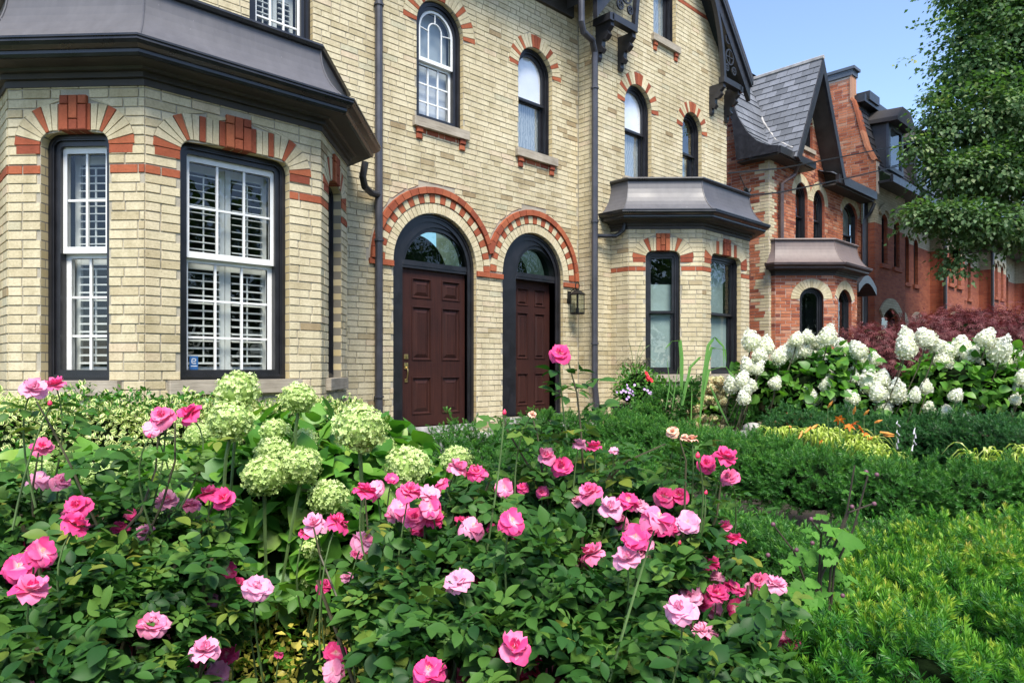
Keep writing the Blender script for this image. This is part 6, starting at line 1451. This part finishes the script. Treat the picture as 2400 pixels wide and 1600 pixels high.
# small white hosta bells
hs_ = empty('hosta_flowers', at(2150, 1090, 5.9), 'pale drooping hosta flower stalks in front of the dark hedge', 'hosta')
for k, px in enumerate((2098, 2136)):
    a = at(px, 1090, 5.9); b = at(px + 6 + k * 4, 985 + 8 * k, 5.9); stem(hs_, bez(a, at(px, 1030, 5.9), b, 5), .003, 'greenstem')
    for j in range(4):
        u = .5 + .15 * j * random.uniform(.8, 1.1); c_ = tuple(p + (q - p) * u for p, q in zip(a, b)); mb = MB(); tube(mb, [c_, (c_[0] + random.uniform(-.03, .03), c_[1], c_[2] - .02), (c_[0] + random.uniform(-.05, .05), c_[1], c_[2] - .05)], .008, 6, rs=[.002, .005, .008]); mb.build('bell_flower', M['hostabell'], hs_)
# anemones
T_LOBE = leaf_t([(0, .02), (.1, .25), (.22, .42), (.36, .30), (.5, .40), (.66, .24), (.8, .26), (.92, .10), (1, .005)], .12, .25, .12)
an = empty('anemone', at(1925, 1480, 2.2), 'tall anemone with dark wiry stems, round purple buds and lobed leaves beside the roses', 'anemone')
M['abud'] = simple('purple_bud', (.14, .055, .085), .6)
AL = [np_mesh('leaf', T_LOBE[0], T_LOBE[1], M['anem'], np.full(len(T_LOBE[0]), q), T_LOBE[2], smooth=True) for q in (.2, .5, .8)]
def leaf_face(me, root, p, s, az):
    nv = np.array([-.42 + random.uniform(-.25, .25), -.5 + random.uniform(-.25, .25), .85]); fv = np.array([cos(az), sin(az), 0.]); fv -= nv * fv.dot(nv) / nv.dot(nv)
    R = frames(fv[None], nv[None])[0]; o = bpy.data.objects.new('leaf', me); SC.collection.objects.link(o); o.parent = root
    m = np.eye(4); m[:3, :3] = R * s; m[:3, 3] = np.array(p) - np.array(root.location); o.matrix_local = Matrix(m.tolist())
def aleaf(px, py, sz, n=3):
    p = at(px, py, 2.2 + random.uniform(-.10, .10)); s0 = sz * 2.2 / FOC * .66; rz = random.uniform(0, 6)
    for k in range(n): leaf_face(AL[k % 3], an, p, s0 * (1 if k == 0 else .85), rz + (k - (n - 1) / 2) * 1.15)
for px, py, sz in ((1962, 1262, 95), (1940, 1330, 60), (1885, 1365, 70), (1985, 1350, 50), (1845, 1390, 60), (1915, 1420, 70), (1965, 1440, 70), (1895, 1292, 80), (1958, 1300, 70), (1860, 1325, 60), (1930, 1400, 95), (1870, 1400, 90), (1960, 1410, 80), (1900, 1450, 100), (1850, 1460, 80), (1960, 1470, 95), (1990, 1290, 60), (1925, 1215, 36), (1905, 1245, 40), (1990, 1150, 28), (1830, 1420, 70), (1940, 1500, 80), (1880, 1520, 90), (2030, 1110, 26), (1975, 1385, 60)): aleaf(px, py, sz)
for pts in (((1908, 1480), (1912, 1380), (1960, 1270), (1985, 1200), (2003, 1090)), ((1912, 1480), (1920, 1340), (1925, 1250), (1903, 1220)), ((1945, 1450), (1955, 1330), (2000, 1240), (2035, 1110)), ((1905, 1470), (1890, 1370), (1860, 1290), (1815, 1232)), ((1940, 1440), (1950, 1290), (1990, 1200), (2045, 1180)), ((1920, 1470), (1925, 1330), (1940, 1270), (1958, 1247))):
    P = [at(a, b, 2.2) for a, b in pts]; stem(an, P, .0035, 'darkstem' if 'darkstem' in M else 'stem')
for px, py in ((2049, 1180), (1997, 1187), (1962, 1247), (1904, 1272), (1867, 1288), (1830, 1318), (1901, 1216), (2030, 1106), (2055, 1112), (1812, 1228), (1800, 1300), (1975, 1395)):
    p = at(px, py, 2.18); mb = MB(); vs = []
    for i in range(5):
        ph = -pi / 2 + pi * i / 4
        for j in range(8): vs.append((cos(ph) * cos(j * pi / 4), cos(ph) * sin(j * pi / 4), sin(ph)))
    mb.add(vs, [(i * 8 + j, i * 8 + (j + 1) % 8, (i + 1) * 8 + (j + 1) % 8, (i + 1) * 8 + j) for i in range(4) for j in range(8)]); put('bud', mb.mesh('bud', [M['abud']], True), an, p, .0075)
# planter
px_, py_, _z = at(1487, 985, 9.9); pl = empty('planter', (px_, py_, .35), 'dark square planter with purple petunias, a red flower and brown fountain grass', 'planter')
mb = MB(); a, b = .17, .22; mb.add([(px_ - a, py_ - a, .3), (px_ + a, py_ - a, .3), (px_ + a, py_ + a, .3), (px_ - a, py_ + a, .3), (px_ - b, py_ - b, .98), (px_ + b, py_ - b, .98), (px_ + b, py_ + b, .98), (px_ - b, py_ + b, .98)], [(0, 1, 5, 4), (1, 2, 6, 5), (2, 3, 7, 6), (3, 0, 4, 7), (4, 5, 6, 7)]); boxw(mb, px_ - b - .015, px_ + b + .015, py_ - b - .015, py_ + b + .015, .93, .99); mb.build('planter_box', M['black'], pl)
PB = [(px_, py_ - .05, 1.22, .34, .30, .30), (px_ - .12, py_ - .2, 1.02, .22, .2, .22), (px_ + .28, py_ - .15, 1.15, .2, .2, .2), (px_ - .28, py_ - .1, 1.12, .14, .14, .14)]
P, Nn = blob_pts(PB, 900, shell=(.6, 1.1)); n = len(P); leaf_parts(pl, 'leaf', 'foliage', T_OVAL, 'hydleaf', P, Nn + RNG.normal(size=(n, 3)) * .5, Nn + np.array([0, 0, .6]), .05 * RNG.uniform(.6, 1.3, n), RNG.uniform(0, .7, n), 0)
blob_core('inner_twigs', PB, M['twigs'], pl, .65)
M['petunia'] = simple('purple_petunia', (.45, .30, .55), .6, nscale=60, var=.4); M['redflower'] = simple('red_flower', (.65, .02, .03), .5)
pm_ = MB(); vs = [(0, 0, 0)] + [(cos(2 * pi * k / 10) * (1 if k % 2 else .85), sin(2 * pi * k / 10) * (1 if k % 2 else .85), .3) for k in range(10)]; pm_.add(vs, [(0, 1 + k, 1 + (k + 1) % 10) for k in range(10)]); PM = pm_.mesh('petunia_flower', [M['petunia']])
for px, py in ((1469, 902), (1487, 902), (1471, 909), (1476, 913), (1461, 915), (1467, 918), (1474, 920), (1478, 921), (1482, 917), (1483, 925), (1518, 915), (1527, 918), (1524, 922), (1529, 921), (1456, 919), (1445, 919), (1473, 930), (1525, 942), (1533, 932), (1521, 920), (1469, 935), (1510, 912)):
    p = at(px, py, 9.42); put('petunia_flower', PM, pl, p, .020, 1.2, 0, -.4 + random.uniform(-.5, .5))
for px, py in ((1514, 876), (1516, 888), (1525, 891), (1518, 884)): put('red_flower', bpy.data.meshes['petunia_flower'].copy() if False else REDM if 'REDM' in globals() else (globals().__setitem__('REDM', PM.copy()) or REDM.materials.clear() or REDM.materials.append(M['redflower']) or REDM), pl, at(px, py, 9.4), .04, 1.1, 0, 0)
M['brownblade'] = leaf_mat('bronze_grass', [(0, (.08, .06, .03)), (1, (.16, .15, .07))], .6, .2)
tuft(pl, px_ + .02, py_, 1.40, 46, .52, .005, 'brownblade', spread=.8, stiff=.55)
for dx in (-.05, .06, .12): stem(pl, bez((px_, py_, 1.4), (px_ + dx, py_, 1.75), (px_ + dx * 3, py_, 1.95 - abs(dx)), 6), .004, 'greenstem', 'seed_head')
# stone edging
st = empty('stone_edging', at(1670, 1010, 8.9), 'low grey stone edging in front of the faded hydrangea', 'stone edging')
def rock(mb, c, r, sq=.7):
    vs = []; sd = random.uniform(0, 9)
    for i in range(7):
        ph = -pi / 2 + pi * i / 6
        for j in range(10):
            th = 2 * pi * j / 10; d = np.array([cos(ph) * cos(th), cos(ph) * sin(th), sin(ph)]); s_ = (np.abs(d) ** 3.2).sum() ** (-1 / 3.2) * (1 + .10 * sin(3 * th + sd) * cos(2 * ph)); vs.append((c[0] + d[0] * s_ * r[0], c[1] + d[1] * s_ * r[1], c[2] + d[2] * s_ * r[2]))
    mb.add(vs, [(i * 10 + j, i * 10 + (j + 1) % 10, (i + 1) * 10 + (j + 1) % 10, (i + 1) * 10 + j) for i in range(6) for j in range(10)])
for px, py, rx, rz, d in ((1620, 1018, .11, .05, 8.9), (1665, 1016, .13, .05, 8.9), (1710, 1016, .10, .05, 8.9), (1765, 1006, .14, .08, 8.6), (1745, 1020, .10, .06, 8.5), (1778, 1022, .12, .06, 8.5), (1800, 1010, .1, .07, 8.6)):
    mb = MB(); rock(mb, at(px, py, d), (rx, rx * .8, rz)); mb.build('stone', M['greystone'], st, smooth=True)
# grey pier behind the white hydrangeas
gpx, gpy, _ = at(2130, 900, 10.2); mb = MB(); boxw(mb, gpx - .28, gpx + .28, gpy - .28, gpy + .28, 0, 1.16); boxw(mb, gpx - .34, gpx + .34, gpy - .34, gpy + .34, 1.16, 1.25); tag(mb.build('stone_pier', M['greystone']), 'grey stone pier between the two white hydrangeas', 'pier')
# red japanese maple --------------------------------------------------------
def maple_t():
    V = []; F = []
    for k in range(5):
        a = (k - 2) * .62; L = 1 - .12 * abs(k - 2); s_, c = sin(a), cos(a); w = .055; b = len(V)
        V += [(0, 0, 0), (s_ * L * .5 - c * w, c * L * .5 + s_ * w, -.05), (s_ * L, c * L, -.28 * L), (s_ * L * .5 + c * w, c * L * .5 - s_ * w, -.05)]; F.append((b, b + 1, b + 2, b + 3))
    return np.array(V), np.array(F), np.zeros(len(V)), np.zeros(len(V))
T_MAP = maple_t()
def clumped(root, blobs, nclump, per, csize, tm, mat, lsize, stuff='foliage', flat=.35, shell=(.5, 1.05), droop=.3, tb=(0, 1), p=2.1):
    P, Nn = blob_pts(blobs, 1.0, shell=shell, p=p, zcut=-.9)
    tot = len(P); P, Nn = blob_pts(blobs, nclump / max(1, tot), shell=shell, p=p, zcut=-.95, bump=.18); d, X, Y = vis_filter(P); k = (X > -200) & (X < 2700); P, Nn = P[k], Nn[k]
    n = len(P); tc = RNG.uniform(*tb, n); off = RNG.normal(size=(n, per, 3)) * csize * np.array([1, 1, flat]); r2 = (off[..., 0] ** 2 + off[..., 1] ** 2) / csize; off[..., 2] -= r2 * droop
    Q = (P[:, None, :] + off).reshape(-1, 3); fw = (Nn[:, None, :] * .6 + off / csize * .5 + RNG.normal(size=(n, per, 3)) * .3).reshape(-1, 3); fw[:, 2] -= droop * .5
    up = np.tile(np.array([0, 0, 1.]), (len(Q), 1)) + RNG.normal(size=(len(Q), 3)) * .4; t = np.clip(np.repeat(tc, per) * .6 + RNG.uniform(0, .4, len(Q)), 0, 1)
    V, F, T, E = place(tm, Q, fw, up, lsize * RNG.uniform(.7, 1.3, len(Q)), t); base = np.array(root.location)
    me = np_mesh(stuff, V - base, F, M[mat], T, E); link(stuff, me, root, tuple(base), 'stuff')
def limbs(root, base, tips, r0, mat='bark', fork=.45):
    mb = MB(); top = (base[0], base[1], base[2]); tube(mb, [(base[0], base[1], 0), (base[0] + .02, base[1], base[2] * .5), base], r0, 10, rs=[r0 * 1.3, r0, r0 * .85]); mb.build('trunk', M[mat], root)
    for t in tips: mb = MB(); tube(mb, bez(base, ((base[0] + t[0]) / 2, (base[1] + t[1]) / 2, max(base[2], t[2]) * .55 + min(base[2], t[2]) * .45 + .1), t, 7), r0 * .4, 6, rs=[r0 * .6 * (1 - .8 * i / 7) for i in range(8)]); mb.build('limb', M[mat], root)
mx, my, _ = at(2270, 862, 11.2); mp_ = empty('red_japanese_maple', (mx, my, 0), 'low spreading Japanese maple with dark red feathery leaves', 'tree')
MBL = [bl(2250, 785, 11.2, .95, .42), bl(2090, 810, 11.2, .60, .36), bl(2400, 775, 11.2, .9, .42), bl(2030, 790, 11.3, .35, .25), bl(2200, 900, 11.0, .8, .35), bl(2380, 880, 11.0, .8, .4), bl(2010, 870, 11.4, .35, .25), bl(2240, 760, 11.3, .5, .28), bl(2100, 800, 11.3, .3, .2)]
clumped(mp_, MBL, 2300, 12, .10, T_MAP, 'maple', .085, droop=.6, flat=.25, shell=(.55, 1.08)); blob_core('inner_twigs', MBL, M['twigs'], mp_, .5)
limbs(mp_, (mx, my, .8), [(b[0], b[1], b[2]) for b in MBL[:6]], .06)
# street tree ----------------------------------------------------------------
tx, ty, _ = at(2640, 862, 17.5); tr = empty('street_tree', (tx, ty, 0), 'large leafy green street tree covering the right side of the sky', 'tree')
TB = [bl(2260, -20, 17.5, .5, .35), bl(2190, 260, 17.2, .4, .22), bl(2400, 100, 17.5, 1.9, 1.3), bl(2330, 270, 17, 1.45, .8), bl(2430, 380, 17, 1.7, .9), bl(2290, 400, 16.8, 1.1, .55), bl(2340, -50, 17.5, 1.3, .9), bl(2280, 160, 17.3, .75, .5), bl(2235, 500, 16.6, .85, .26), bl(2330, 520, 16.6, 1.0, .42), bl(2450, 540, 16.6, 1.0, .42), bl(2240, 595, 16.8, .32, .45), bl(2330, 30, 17.5, .8, .5), bl(2215, 300, 17.2, .5, .26), bl(2520, 200, 18, 2.2, 2.2), bl(2230, 380, 17, .6, .26), bl(2200, 220, 17.4, .35, .16), bl(2250, 90, 17.5, .3, .14), bl(2175, 490, 16.6, .5, .17), bl(2150, 340, 17, .3, .2)]
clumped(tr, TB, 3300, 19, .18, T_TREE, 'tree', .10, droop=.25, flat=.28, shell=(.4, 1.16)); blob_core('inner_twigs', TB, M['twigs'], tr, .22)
limbs(tr, (tx, ty, 4.6), [(b[0], b[1], b[2]) for b in TB], .22)
